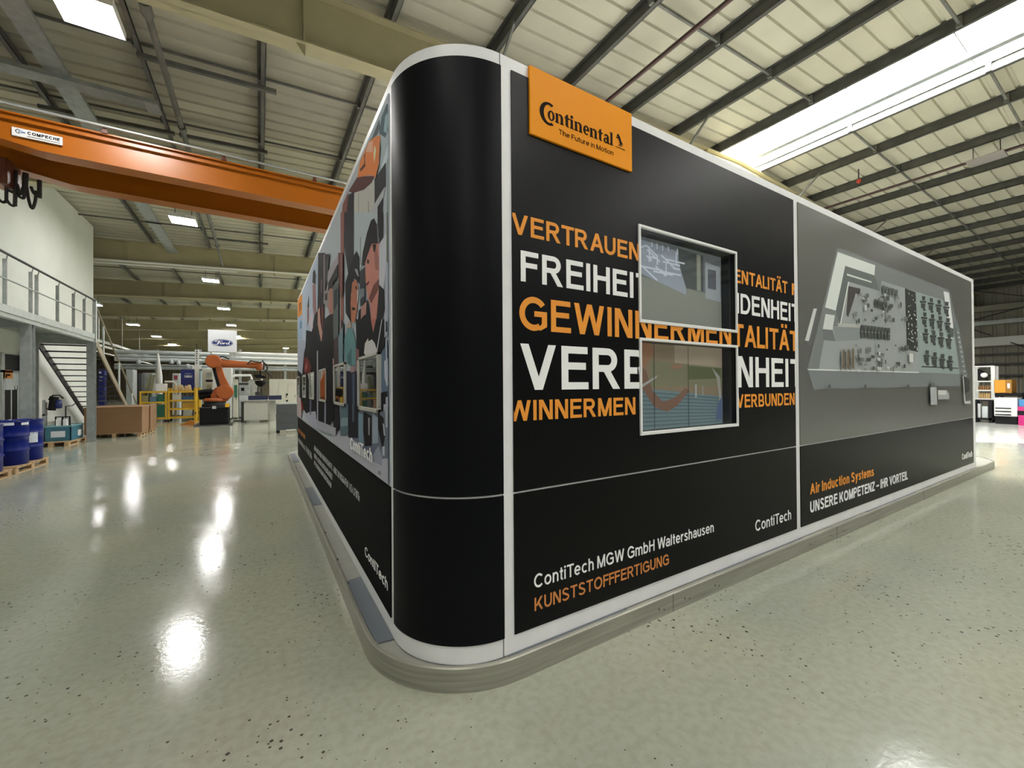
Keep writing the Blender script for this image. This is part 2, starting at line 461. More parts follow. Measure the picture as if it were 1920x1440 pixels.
# purlins
PUR_X = [KS*(0.03+1.62*i) for i in range(-13, 7)]+[15.95, 17.95, 20.1, 22.45]+[24.8+2.2*i for i in range(10)]
for x in PUR_X:
    z = zt(x); mb = MB()
    mb.box(x-0.012, x+0.012, YB, YF, z+0.0, z+PUR_D-0.004)
    mb.box(x-0.012, x+0.085, YB, YF, z+0.002, z+0.016)
    mb.box(x+0.07, x+0.085, YB, YF, z+0.002, z+0.04)
    mb.box(x-0.085, x+0.012, YB, YF, z+PUR_D-0.016, z+PUR_D-0.004)
    for y in RAFT_Y:
        mb.box(x-0.03, x+0.03, y-0.12, y+0.12, z+0.003, z+PUR_D-0.03)
    trim(mb, M_STEEL_DK if x < 3 else M_STEEL_PUR)
# anti-sag bars at the thirds of every bay, with black cleats on the purlins
for i, y0 in enumerate(RAFT_Y[:-1]):
    for fr in (1/3, 2/3):
        y = y0+8.7*fr; mb = MB()
        for (xa, xb) in ((XL+0.5, 13.3), (16.0, XR-0.5)):
            mb.bar((xa, y, zt(xa)+0.10), (xb, y, zt(xb)+0.10), 0.05, 0.05)
        if i < 4:
            for x in PUR_X:
                mb.box(x-0.07, x-0.015, y-0.05, y+0.05, zt(x)+0.01, zt(x)+0.24)
        trim(mb, M_STEEL_DK)
# heavier twin angles on the left bays
for y, xa, xb in ((11.28, -2.2, 0.35), (14.35, -4.6, -2.0), (14.35, -1.9, 0.2), (23.6, -2.1, 0.35)):
    mb = MB(); mb.bar((xa, y+0.16, zt(xa)-0.05), (xb, y+0.16, zt(xb)-0.05), 0.09, 0.09); trim(mb, M_STEEL_DK)
# fly braces from rafter bottom flange to purlins along the first rafter
for x in PUR_X:
    if min(abs(x-q_) for q_ in (-2.2, 4.48, 11.14, 17.95, 24.8, 31.4, 38.0)) < 0.3:
        y = RAFT_Y[1]; mb = MB()
        mb.bar((x, y-0.05, zt(x)-0.98), (x, y-1.25, zt(x)+0.05), 0.05, 0.05); trim(mb, M_STEEL_DK)
# ridge skylights, one per bay
for i in range(len(RAFT_Y)-1):
    y0, y1 = RAFT_Y[i]+0.002, RAFT_Y[i+1]-0.002
    mb = MB()
    za = zt(13.45)+PUR_D-0.02
    prof = [(13.42, za), (14.66, za+0.16), (15.93, za+0.03)]
    vs = [(x, y, z) for y in (y0, y1) for (x, z) in prof]+[(x, y, z+0.03) for y in (y0, y1) for (x, z) in prof]
    mb.add(vs, [(0,1,4,3), (1,2,5,4), (6,9,10,7), (7,10,11,8), (0,6,7,1), (1,7,8,2), (3,4,10,9), (4,5,11,10), (0,3,9,6), (2,8,11,5)])
    w = struct(mb.build('window_%d' % (i+1), M_SKY))
    fr = MB(); w['_o'] = (0, 0, 0)
    zz = zt(14.66)+PUR_D
    fr.box(15.16, 15.36, y0, y1, zz-0.12, zz-0.02)
    fr.box(13.38, 13.46, y0, y1, zz-0.12, zz-0.02); fr.box(15.88, 15.96, y0, y1, zz-0.10, zz)
    y = y0+1.0
    while y < y1: fr.box(13.4, 15.9, y-0.012, y+0.012, zz-0.045, zz-0.02); y += 2.1
    fr.build('window_frame', M_GALV, w)

# walls
def ribbed(axis, c, a, b, z0, z1, pitch, depth):
    """vertical ribbed cladding in plane axis=c"""
    mb = MB(); t = a; pr = []
    while t < b:
        pr += [(t, 0), (t+pitch*0.62, 0), (t+pitch*0.70, depth), (t+pitch*0.92, depth)]; t += pitch
    vs = []
    for z in (z0, z1):
        for (q, d) in pr: vs.append((c+d, q, z) if axis == 'x' else (q, c+d, z))
    n = len(pr)
    return mb.add(vs, [(k, k+1, n+k+1, n+k) for k in range(n-1)])
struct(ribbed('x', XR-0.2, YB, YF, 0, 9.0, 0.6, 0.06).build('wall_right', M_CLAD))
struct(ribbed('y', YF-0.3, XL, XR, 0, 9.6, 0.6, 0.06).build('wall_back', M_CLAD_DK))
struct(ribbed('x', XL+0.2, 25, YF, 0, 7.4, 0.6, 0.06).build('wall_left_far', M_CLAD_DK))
WLX = -6.15
wl = struct(MB().box(-14.0, WLX, 3.0, 24.6, 0, 8.72).build('wall_left', M_WALLW))
# rails, duct and bracing on the right-hand wall
for (v0, v1, r, m) in ((640, 632, 0.42, M_WHITE), (606, 601, 0.20, M_GALV_LT), (579, 568, 0.28, M_CLAD), (683, 680, 0.07, M_DARKMET), (665, 663, 0.07, M_DARKMET), (704, 702, 0.07, M_DARKMET)):
    p = at(1830, v0, x=46.2); mb = MB().box(46.2-r*0.5, 46.75, -6, 30, p.z-r, p.z+r*0.5); trim(mb, m)
for (u0, v0, u1, v1) in ((1826, 618, 1858, 629), (1826, 545, 1920, 555), (1826, 600, 1920, 575), (1895, 642, 1920, 650)):
    mb = MB().tube([at(u0, v0, x=46.0), at(u1, v1, x=46.0)], 0.04, 6); trim(mb, M_DARKMET)
# white-coated floor bay on the right
a, b = at(1822, 829, z=0), at(1916, 831, z=0)
mb = MB(); mb.prism([(a.x-0.2, a.y+6), (a.x, a.y), (b.x, b.y), (b.x+0.5, b.y-8), (34, b.y-8), (34, a.y+6)], 'z', 0.0, 0.004)
struct(mb.build('floor', M_FLOORW))

# ------------------------------------------------------------------ high-bay lamps
GL = 'square high-bay lamps under the roof'
def lamp(x, y, z, label):
    t = thing('high_bay_lamp', label, 'ceiling lamp', (x, y, z), GL)
    s = 0.40
    hb = MB().box(x-s, x+s, y-s, y+s, z+0.03, z+0.13)
    hb.box(x-s, x-s+0.012, y-s, y+s, z-0.01, z+0.03).box(x+s-0.012, x+s, y-s, y+s, z-0.01, z+0.03).box(x-s+0.012, x+s-0.012, y-s, y-s+0.012, z-0.01, z+0.03).box(x-s+0.012, x+s-0.012, y+s-0.012, y+s, z-0.01, z+0.03)
    hb.build('housing', M_WHITE, t)
    MB().box(x-s+0.015, x+s-0.015, y-s+0.015, y+s-0.015, z+0.004, z+0.018).build('diffuser', M_LAMP, t)
    for d in (-0.25, 0.25):
        MB().tube([(x+d, y, z+0.13), (x+d, y, zt(x)+PUR_D)], 0.012, 6).build('hanger_rod', M_DARKMET, t)
    return t
ordn = ['first', 'second', 'third', 'fourth', 'fifth', 'sixth', 'seventh', 'eighth']
lamp(-2.47, 9.62, 8.02, 'glaring square ceiling lamp at the top of the photo above the orange crane')
lamp(-2.47, 19.75, 8.02, 'bright square ceiling lamp just below the orange crane girder')
for i in range(5):
    lamp(-2.47, 29.85+10.05*i, 8.02, ['square lamp under the second cream rafter beyond the crane', 'square lamp above the white sign panel, nearest to it',
         'small square lamp level with the top edge of the white oval sign', 'tiny square lamp beside the right edge of the white oval sign', 'farthest tiny lamp beside the white oval sign'][i])
for i in range(5):
    u, v = [(183, 572), (249, 609), (294, 631), (327, 646), (345, 657)][i]
    p = at(u, v, z=7.47)
    lamp(-9.75, p.y, 7.47, ['square lamp peeking out behind the end post of the platform railing', 'square lamp above the sloping pipes behind the stairs',
         'middle square lamp of the left far row above the pipe bridge', 'small lamp just above the grey pipe bridge, right of the middle one', 'smallest lamp touching the top pipe of the grey pipe bridge'][i])
for i in range(-1, 4):  # the nearest, before the booth, is added unseen to light its front
    lamp(4.8, 9.62+10.05*i, 8.3, 'square high-bay lamp of the unseen row over and before the exhibition booth')
for x, y in ((-2.47, -0.45), (-9.75, -0.45), (-2.47, -5.5), (4.8, -5.5), (12.1, -5.5), (-2.47, -10.5), (4.8, -10.5), (12.1, -0.45), (12.1, -10.5), (19.4, -0.45), (26.7, -0.45)):  # unseen lamps added to light the booth front and near floor
    lamp(x, y, zt(x)-0.75, 'unseen square high-bay lamp added behind the viewpoint to light the booth front')
p = at(536, 653, z=8.0); lamp(p.x, p.y, 8.0, 'far small square lamp close to the left edge of the booth')

# ------------------------------------------------------------------ services under the roof
t = thing('cable_tray', 'wide perforated galvanised cable tray running under the roof past the orange crane', 'cable tray', (-3.55, 10, 8.2))
MB().box(-3.75, -3.38, -8, 25.4, 8.19, 8.20).box(-3.75, -3.74, -8, 25.4, 8.20, 8.27).box(-3.39, -3.38, -8, 25.4, 8.20, 8.27).build('tray_bed', M_GALV, t)
for y in (3.0, 9.0, 14.9, 21): MB().box(-3.80, -3.33, y-0.03, y+0.03, 8.14, 8.189).build('bracket', M_DARKMET, t)
yc = at(160, 168, z=8.1).y-12.625
t = thing('cable_tray', 'short galvanised cable tray crossing beneath the wide one at right angles', 'cable tray', (-3.2, 12.6, 8.0))
MB().box(-4.65, -1.95, yc+12.45, yc+12.80, 8.10, 8.112).box(-4.65, -1.95, yc+12.45, yc+12.462, 8.112, 8.19).box(-4.65, -1.95, yc+12.79, yc+12.80, 8.112, 8.19).build('tray_bed', M_GALV, t)
MB().box(-2.2, -1.95, yc+12.42, yc+12.83, 8.07, 8.099).build('end_plate', M_GALV_LT, t)
tag(MB().tube([(-1.66, -6, 8.2), (-1.66, 9.1, 8.2)], 0.065, 8).tube([(-1.66, 9.1, 8.2), (-1.66, 9.4, 8.2)], 0.09, 8).tube([(-1.66, 9.4, 8.2), (-1.66, 13.0, 8.2)], 0.06, 8)
    .tube([(-1.66, 13, 8.2), (-1.66, 13.2, 8.2)], 0.085, 8).tube([(-1.66, 13.2, 8.2), (-1.66, 23.0, 8.2)], 0.06, 8).tube([(-1.66, 23.0, 8.2), (-1.66, 23.2, 8.2)], 0.085, 8)
    .tube([(-1.66, 23.2, 8.2), (-1.60, 25.0, 7.78)], 0.05, 8).build('conduit_pipe', M_STEEL_DK), 'round dark conduit pipe running under the roof right of the nearest ceiling lamp', 'pipe')
tag(MB().tube([(7.7, -6, 9.05), (7.7, 8.1, 9.05)], 0.05, 8).build('sprinkler_pipe', M_REDPIPE), 'thin dark red pipe under the roof between two purlins above the logo board', 'pipe')
tag(MB().tube([(20.65, -6, 9.2), (20.65, 8.3, 9.2)], 0.05, 8).build('sprinkler_pipe', M_REDPIPE), 'thin dark red pipe under the roof right of the skylight', 'pipe')
p = at(1610, 340, z=9.3)
t = thing('fire_detector', 'small red detector under the roof right of the skylight', 'detector', (p.x, p.y, 9.3))
MB().lathe((p.x, p.y, 9.3), [(0.03, -0.07), (0.075, -0.03), (0.075, 0.04), (0.04, 0.085)], 12).build('head', mat('detector_red', (0.45, 0.04, 0.02), 0.4), t)
MB().tube([(p.x, p.y, 9.38), (p.x, p.y, zt(p.x)+0.28)], 0.02, 6).build('stem', M_DARKMET, t)
a = at(1850, 297, z=9.1)
t = thing('radiant_heater', 'flat grey radiant heater panel hanging under the roof at the right', 'heater', (a.x, a.y, 9.1))
MB().box(a.x-0.30, a.x+0.30, a.y-0.42, a.y+0.42, 9.05, 9.12).build('panel', mat('heater_grey', (0.30, 0.27, 0.25), 0.4), t, bevel=0.01)
for d in (-0.3, 0.3): MB().tube([(a.x, a.y+d, 9.12), (a.x, a.y+d, zt(a.x)+0.28)], 0.012, 6).build('hanger_rod', M_DARKMET, t)
# pipes clipped along the bottom flange of two rafters
for i, (y, m) in enumerate(((RAFT_Y[3], M_WHITE), (RAFT_Y[4], M_RAFT))):
    ya = y-0.24
    tag(MB().tube([(-14, ya, zt(-14)-0.98), (12, ya, zt(12)-0.98)], 0.05, 8).tube([(-14, ya, zt(-14)-1.12), (-1, ya, zt(-1)-1.12)], 0.035, 8).build('service_pipe', m),
        ['pale service pipe along the lower edge of the first rafter beyond the crane', 'cream service pipe along the lower edge of the second rafter beyond the crane'][i], 'pipe')

# ------------------------------------------------------------------ overhead crane
ZC = 7.0
Yw = at(360, 290, z=ZC).y                     # near web
zb = at(360, 342, y=Yw).z                     # bottom of the web
yb0, yb1 = at(360, 341, z=zb).y, at(360, 352.5, z=zb).y
yc0, yc1 = at(360, 386, z=zb).y, at(360, 396, z=zb).y
xt = at(97, 305, z=zb).x                      # where the ends start to taper
cr = thing('overhead_crane', 'orange overhead travelling crane spanning the hall left of the booth', 'crane', (-1, Yw, zb))
def girder(y0, y1, flip):
    mb = MB(); xa, xb = -5.95, 13.0; zt_ = ZC; ze = zb+0.42
    ys = (y0+0.05, y1-0.05)
    P = [(xa, ze), (xt, zb+0.03), (xb, zb+0.03), (xb, zt_-0.03), (xa, zt_-0.03)]
    for yy in ys: mb.prism(P, 'y', yy-0.012, yy+0.012)
    mb.box(xa, xb, y0-0.02, y1+0.02, zt_-0.03, zt_)
    mb.add([(xa, y0, ze-0.03), (xt, y0, zb), (xb, y0, zb), (xa, y1, ze-0.03), (xt, y1, zb), (xb, y1, zb),
            (xa, y0, ze), (xt, y0, zb+0.03), (xb, y0, zb+0.03), (xa, y1, ze), (xt, y1, zb+0.03), (xb, y1, zb+0.03)],
           [(0,1,4,3), (1,2,5,4), (6,9,10,7), (7,10,11,8), (0,6,7,1), (1,7,8,2), (3,4,10,9), (4,5,11,10), (2,8,11,5), (0,3,9,6)])
    if not flip:   # stiffening channel under the top flange
        mb.box(xa, xb, y0-0.035, y0+0.04, zt_-0.16, zt_-0.135)
    return mb
g1 = girder(yb0-0.03, yb1, False).build('girder', M_CRANE, cr)
# lettered plate on the girder
ypl = yb0-0.04
P0, P1 = at(22, 237, y=ypl), at(117, 256, y=ypl)
ph = at(22, 237, y=ypl).z-at(22, 252.5, y=ypl).z
npl = MB().box(P0.x, P1.x, ypl, ypl+0.025, P0.z-ph, P0.z).build('name_plate', M_WHITE, cr)
W = P1.x-P0.x; zl = P0.z-ph
to = lambda a, b: (a, ypl-0.001, b)
mb = MB()
letter(mb, 'COMPECHE', to, P0.x+W*0.30, P1.x-W*0.05, zl+ph*0.42, ph*0.38, t=0.26)
for i in range(22): 
    x = P0.x+W*(0.30+0.66*i/22); mb.box(x, x+W*0.02, ypl-0.003, ypl-0.001, zl+ph*0.15, zl+ph*0.24)
for P in _arc(P0.x+W*0.125, zl+ph*0.58, W*0.06, ph*0.26, 60, 300, W*0.018, n=12): mb.prism(P, 'y', ypl-0.003, ypl-0.001)
mb.build('lettering', M_BLACK, npl)
mb = MB()
for P in _arc(P0.x+W*0.17, zl+ph*0.56, W*0.045, ph*0.17, 0, 360, W*0.02, n=12): mb.prism(P, 'y', ypl-0.004, ypl-0.002)
mb.box(P0.x+W*0.21, P0.x+W*0.26, ypl-0.004, ypl-0.002, zl+ph*0.46, zl+ph*0.62)
mb.build('emblem', mat('plate_blue', (0.10, 0.16, 0.34), 0.4), npl)
girder(yc0, yc1, True).build('girder', M_CRANE, cr)
MB().box(-5.95, 13.0, yb1+0.025, yc0-0.025, ZC-0.06, ZC-0.035).build('gap_shade_plate', M_CRANE_DK, cr)  # added plate; the shadowed gap is put into its dark colour
# conductor tube on little brackets
tz = at(400, 285, y=yb0-0.1).z
MB().tube([(-5.9, yb0-0.10, tz), (13, yb0-0.10, tz)], 0.032, 8).build('conductor_tube', mat('bright_tube', (0.62, 0.64, 0.64), 0.25, 0.7), cr)
for u in (195, 420, 590):
    x = at(u, 280, y=yb0-0.1).x; MB().prism([(x-0.05, ZC-0.01), (x+0.05, ZC-0.01), (x+0.02, tz+0.03), (x-0.02, tz+0.03)], 'y', yb0-0.075, yb0-0.055).build('tube_bracket', M_CRANE_DK, cr)
# end carriage / trolley with festoon cables under the left end
ytr = (yb1+yc0)/2+0.3
def cp(u, v): return at(u, v, y=ytr)
tb, tc2 = cp(-14, 318), cp(27, 356)
MB().box(tb.x, cp(10, 340).x, ytr-0.35, ytr+0.35, tc2.z+0.06, tb.z+0.25).build('hoist_body', M_CRANE, cr, bevel=0.02)
MB().box(cp(11, 340).x, tc2.x, ytr-0.30, ytr+0.30, tc2.z, tb.z+0.2).build('hoist_box', M_CRANE_DK, cr, bevel=0.02)
for (u0, v0, u1, v1, w) in ((12, 345, 12, 378, 0.03), (30, 320, 28, 386, 0.035), (48, 325, 46, 366, 0.05), (74, 338, 74, 371, 0.04)):
    MB().tube([cp(u0, v0), cp(u1, v1)], w, 8).build('cable_carrier', M_RUBBER, cr)
for pts in (((-6, 370), (4, 379), (11, 378)), ((12, 374), (20, 384), (28, 382), (30, 345)), ((16, 357), (22, 360), (27, 362)), ((32, 345), (38, 365), (44, 350)),
            ((31, 364), (38, 370), (45, 370), (48, 350)), ((50, 350), (54, 375), (60, 391), (66, 378), (68, 358)), ((58, 350), (64, 363), (72, 367))):
    P = [cp(*q) for q in pts]; Q = []
    for i in range(len(P)-1):       # Catmull-Rom through the sag points
        p0 = P[max(i-1, 0)]; p1 = P[i]; p2 = P[i+1]; p3 = P[min(i+2, len(P)-1)]
        for k in range(5):
            s = k/5; Q.append(0.5*((2*p1)+(p2-p0)*s+(2*p0-5*p1+4*p2-p3)*s*s+(3*p1-p0-3*p2+p3)*s**3))
    Q.append(P[-1]); MB().tube(Q, 0.028, 6).build('festoon_cable', M_RUBBER, cr)
# ================================================================== EXHIBITION BOOTH
BX0, BX1, BY0, BY1, BR = 0.691, 11.59, 2.028, 10.47, 0.486
Z0, ZM, ZT, ZTOP = 0.135, 1.05, 3.492, 3.564
M_FRAME = mat('booth_white_profile', (0.80, 0.80, 0.79), 0.42, var=0.04, vscale=5)
M_VINYL = mat('black_banner_vinyl', (0.0030, 0.0030, 0.0032), 0.36, bump=0.10, bscale=3.0, spec=0.15)
M_VINYLC = mat('black_corner_vinyl', (0.0040, 0.0043, 0.0055), 0.42, bump=0.05, bscale=2.0, spec=0.10)
M_VINYLL = mat('matt_black_vinyl', (0.0040, 0.0040, 0.0043), 0.6, spec=0.03)
M_GREYV = mat('grey_banner_vinyl', (0.140, 0.140, 0.128), 0.28, bump=0.04, bscale=2.5)
M_ORG = mat('orange_print', (0.86, 0.33, 0.045), 0.5, spec=0.2)
M_ORGD = mat('dim_orange_print', (0.66, 0.25, 0.07), 0.5, spec=0.2)
M_WHT = mat('white_print', (0.90, 0.90, 0.88), 0.5, spec=0.2)
M_GRYP = mat('light_grey_print', (0.55, 0.56, 0.55), 0.45)
M_LOGO = mat('logo_board_orange', (0.86, 0.31, 0.004), 0.5, spec=0.12, var=0.03, vscale=3)
M_INK = mat('logo_ink', (0.012, 0.006, 0.004), 0.6, spec=0.05)
M_SEAM = mat('seam_grey', (0.10, 0.10, 0.10), 0.6)
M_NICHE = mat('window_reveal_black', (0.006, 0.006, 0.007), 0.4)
M_KERB = mat('brushed_kerb_steel', (0.32, 0.315, 0.26), 0.34, 0.3, var=0.22, vscale=3.0, stretch=(0.5, 0.5, 14))
M_DECK = mat('kerb_deck', (0.30, 0.30, 0.26), 0.45, var=0.12, vscale=4)
M_PLATE = mat('blue_grey_plate', (0.125, 0.145, 0.165), 0.5, var=0.06, vscale=5)

def rrect(x0, x1, y0, y1, r, n=14):
    P = []
    for cx, cy, a in ((x1-r, y0+r, -90), (x1-r, y1-r, 0), (x0+r, y1-r, 90), (x0+r, y0+r, 180)):
        for k in range(n+1):
            t = radians(a+90*k/n); P.append((cx+r*cos(t), cy+r*sin(t)))
    return P
booth = thing('exhibition_booth', 'large black exhibition booth with a rounded corner, white edging and printed banner walls', 'booth', (1.2, 2.03, Z0))
WIN_HOLES = [(2.300, 3.478, 2.123, 2.793), (2.300, 3.478, 1.323, 1.988)]
def holes_rects(x0, x1, z0, z1, holes):
    xs = sorted({x0, x1, *[h[0] for h in holes], *[h[1] for h in holes]})
    zs = sorted({z0, z1, *[h[2] for h in holes], *[h[3] for h in holes]})
    out = []
    for i in range(len(xs)-1):
        for j in range(len(zs)-1):
            cx, cz = (xs[i]+xs[i+1])/2, (zs[j]+zs[j+1])/2
            if not any(h[0] < cx < h[1] and h[2] < cz < h[3] for h in holes): out.append((xs[i], xs[i+1], zs[j], zs[j+1]))
    return out
# white shell: base strip, edging, lid; the front wall is pierced by the two windows
mb = MB(); P = rrect(BX0, BX1, BY0, BY1, BR); n = len(P)
fa, fb = n-1, 0                                  # front straight runs from P[-1] to P[0]
vs = [(x, y, Z0) for x, y in P]+[(x, y, ZTOP) for x, y in P]
mb.add(vs, [(i, (i+1) % n, n+(i+1) % n, n+i) for i in range(n) if i != n-1], True)
mb.add(vs[n:], [tuple(range(n))])
for (a, b, c, d) in holes_rects(P[-1][0], P[0][0], Z0, ZTOP, WIN_HOLES):
    mb.add([(a, BY0, c), (b, BY0, c), (b, BY0, d), (a, BY0, d)], [(0, 1, 2, 3)])
mb.use(1); mb.box(1.168, 1.172, BY0-0.002, BY0, Z0, ZTOP)
frame = mb.build('frame', [M_FRAME, M_SEAM], booth)
YP = BY0-0.008
XP = BX0-0.008
def arc_panel(z0, z1, off=0.008):
    mb = MB(); c = (BX0+BR, BY0+BR); R = BR+off; n = 24; q = []
    for k in range(n+1):
        t = radians(180+1.0+88.6*k/n); q.append((c[0]+R*cos(t), c[1]+R*sin(t), c[0]+(BR-0.002)*cos(t), c[1]+(BR-0.002)*sin(t)))
    m = n+1
    vs = [(a, b, z) for z in (z0, z1) for (a, b, _, _) in q]+[(a, b, z) for z in (z0, z1) for (_, _, a, b) in q]
    mb.add(vs, [(k, k+1, m+k+1, m+k) for k in range(n)], True)
    mb.add(vs, [(m+k, m+k+1, 3*m+k+1, 3*m+k) for k in range(n)]+[(k+1, k, 2*m+k, 2*m+k+1) for k in range(n)]+[(0, m, 3*m, 2*m), (n, 2*m+n, 3*m+n, m+n)])
    return mb
arc_panel(ZM+0.006, ZT).build('corner_panel', M_VINYLC, booth)
arc_panel(0.24, ZM-0.006).build('corner_panel', M_VINYLC, booth)
mb = MB()
for (a, b, c, d) in holes_rects(1.242, 4.513, ZM+0.006, ZT, WIN_HOLES): mb.box(a, b, YP, BY0, c, d)
front_banner = mb.build('banner_panel', M_VINYL, booth)
low_banner = MB().box(1.242, 4.513, YP, BY0, 0.24, ZM-0.006).build('banner_panel', M_VINYL, booth)
plan_banner = MB().box(4.600, 10.955, YP, BY0, ZM+0.006, ZT).build('banner_panel', M_GREYV, booth)
plan_banner['label'] = 'grey banner printed with a factory plan'
low_banner2 = MB().box(4.600, 10.955, YP, BY0, 0.24, ZM-0.006).build('banner_panel', M_VINYL, booth)
left_low = MB().box(XP, BX0, 2.575, 9.93, 0.24, ZM-0.006).build('banner_panel', M_VINYLL, booth)

TF = lambda a, b: (a, YP, b)
WX0, WX1 = 2.286, 3.508
def word(s, x0, x1, z0, z1, m, clip, parent, t=0.185, name='lettering'):
    mb = MB(); letter(mb, s, TF, x0, x1, z0, z1-z0, t=t, clips=clip)
    return mb.build(name, m, parent)
CL = [(1.243, WX0, 0, 9)]; CR = [(WX1, 4.512, 0, 9)]
word('VERTRAUEN', 1.236, 2.300, 2.545, 2.665, M_ORG, CL, front_banner)
word('ENTALITÄT', 3.478, 4.375, 2.545, 2.662, M_ORG, CR, front_banner)
word('F', 4.462, 4.550, 2.545, 2.660, M_ORG, CR, front_banner, t=0.26)
word('FREIHEIT', 1.297, 2.405, 2.276, 2.456, M_WHT, CL, front_banner)
word('NDENHEIT', 3.395, 4.590, 2.282, 2.458, M_WHT, CR, front_banner)
for cl in (CL, [(WX0, WX1, 2.004, 2.110)], CR): word('GEWINNERMENTALITÄT', 1.285, 4.570, 1.994, 2.190, M_ORG, cl, front_banner)
for cl in (CL, CR): word('VERBUNDENHEIT', 1.290, 4.640, 1.641, 1.912, M_WHT, cl, front_banner)
word('WINNERMEN', 1.205, 2.243, 1.461, 1.581, M_ORG, CL, front_banner)
word('VERBUNDEN', 3.490, 4.489, 1.464, 1.580, M_ORG, CR, front_banner)
word('ContiTech MGW GmbH Waltershausen', 1.375, 3.142, 0.470, 0.550, M_WHT, None, low_banner, t=0.155)
word('KUNSTSTOFFFERTIGUNG', 1.377, 2.585, 0.336, 0.413, M_ORGD, None, low_banner, t=0.16)
word('ContiTech', 3.760, 4.396, 0.356, 0.452, M_WHT, None, low_banner, t=0.155)
word('Air Induction Systems', 4.790, 6.425, 0.538, 0.646, M_ORG, None, low_banner2, t=0.20)
word('UNSERE KOMPETENZ – IHR VORTEIL', 4.786, 7.595, 0.352, 0.466, M_WHT, None, low_banner2, t=0.20)
word('ContiTech', 10.215, 10.852, 0.360, 0.462, M_WHT, None, low_banner2, t=0.20)

# ---- logo board
YL = BY0-0.022
board = MB().box(1.362, 2.217, YL, BY0-0.001, 3.155, 3.560).build('logo_board', M_LOGO, booth)
def serif_word(mb, s, x0, x1, zb, xh):
    """bold slab letters: baseline 0, x-height 1"""
    def F(x): return _rect(x-0.07, 0, x+0.35, 0.10)
    G = {}
    G['n'] = (0.92, [_rect(0, 0, 0.27, 0.93), [(-0.07, 0.98), (0.27, 1.0), (0.27, 0.86), (-0.07, 0.88)], F(0), F(0.57), _rect(0.57, 0, 0.84, 0.70)]+_arc(0.50, 0.66, 0.34, 0.37, 0, 125, 0.27, ty=0.16))
    G['t'] = (0.60, [[(0.12, 0.1), (0.39, 0.1), (0.39, 1.36), (0.12, 1.20)], _rect(0, 0.85, 0.58, 0.98)]+_arc(0.37, 0.22, 0.25, 0.23, 180, 300, 0.2, ty=0.12))
    G['i'] = (0.40, [_rect(0, 0, 0.27, 1.0), F(0), _rect(-0.07, 0.88, 0.1, 1.0)]+_arc(0.14, 1.28, 0.16, 0.17, 0, 360, 0.155, n=12))
    G['e'] = (0.78, _arc(0.38, 0.5, 0.38, 0.52, 0, 310, 0.25, ty=0.11, n=22)+[_rect(0.12, 0.46, 0.72, 0.57)])
    G['a'] = (0.82, [_rect(0.44, 0.05, 0.70, 0.70), _rect(0.6, 0, 0.82, 0.10)]+_arc(0.38, 0.68, 0.32, 0.34, 0, 160, 0.24, ty=0.12, n=10)+_arc(0.32, 0.28, 0.32, 0.30, 20, 340, 0.22, ty=0.11, n=16))
    G['l'] = (0.42, [_rect(0, 0, 0.27, 1.46), F(0), _rect(-0.07, 1.36, 0.1, 1.46)])
    x = 0; out = []
    for c in s:
        w, P = G[c]; out += [[(px+x, py) for px, py in q] for q in P]; x += w+0.12
    place_polys(mb, out, lambda a, b: (a, YL, b), x0, x1, x-0.12, zb, xh)
mb = MB()
serif_word(mb, 'ntinental', 1.552, 2.040, 3.281, 0.058)
pl = _arc(1.517, 3.309, 0.026, 0.031, 0, 360, 0.0155, n=20, ty=0.007)              # the o inside the C
pl += _arc(1.500, 3.315, 0.069, 0.069, 60, 300, 0.030, n=26, ty=0.014)
for q in pl: mb.add([(a, YL, b) for a, b in q]+[(a, YL-0.002, b) for a, b in q], [(4, 5, 6, 7), (0, 1, 5, 4), (1, 2, 6, 5), (2, 3, 7, 6), (3, 0, 4, 7)])
letter(mb, 'The Future in Motion', lambda a, b: (a, YL, b), 1.574, 2.037, 3.216, 0.031, t=0.11)
mb.build('lettering', M_INK, board)
mb = MB()   # rearing horse over a ground line
H = [(0.30, 0.10), (0.36, 0.12), (0.47, 0.28), (0.40, 0.42), (0.34, 0.56), (0.30, 0.62), (0.10, 0.66), (0.02, 0.56), (0.00, 0.60), (0.08, 0.74), (0.26, 0.72),
     (0.16, 0.84), (0.10, 0.80), (0.08, 0.86), (0.24, 1.0), (0.30, 1.04), (0.34, 0.97), (0.48, 0.86), (0.60, 0.62), (0.70, 0.44), (0.80, 0.36), (0.86, 0.22), (0.84, 0.14), (0.78, 0.28),
     (0.72, 0.26), (0.68, 0.12), (0.60, 0.03), (0.50, 0.02), (0.52, 0.08), (0.58, 0.14), (0.58, 0.24), (0.46, 0.14), (0.40, 0.04), (0.30, 0.03)]
hp = [(2.062+0.078*a, 3.292+0.084*b) for a, b in H]; m_ = len(hp)
mb.add([(a, YL-0.002, b) for a, b in hp], [tuple(range(m_))])
mb.box(2.060, 2.147, YL-0.002, YL, 3.283, 3.286)
mb.build('horse_emblem', M_INK, board)

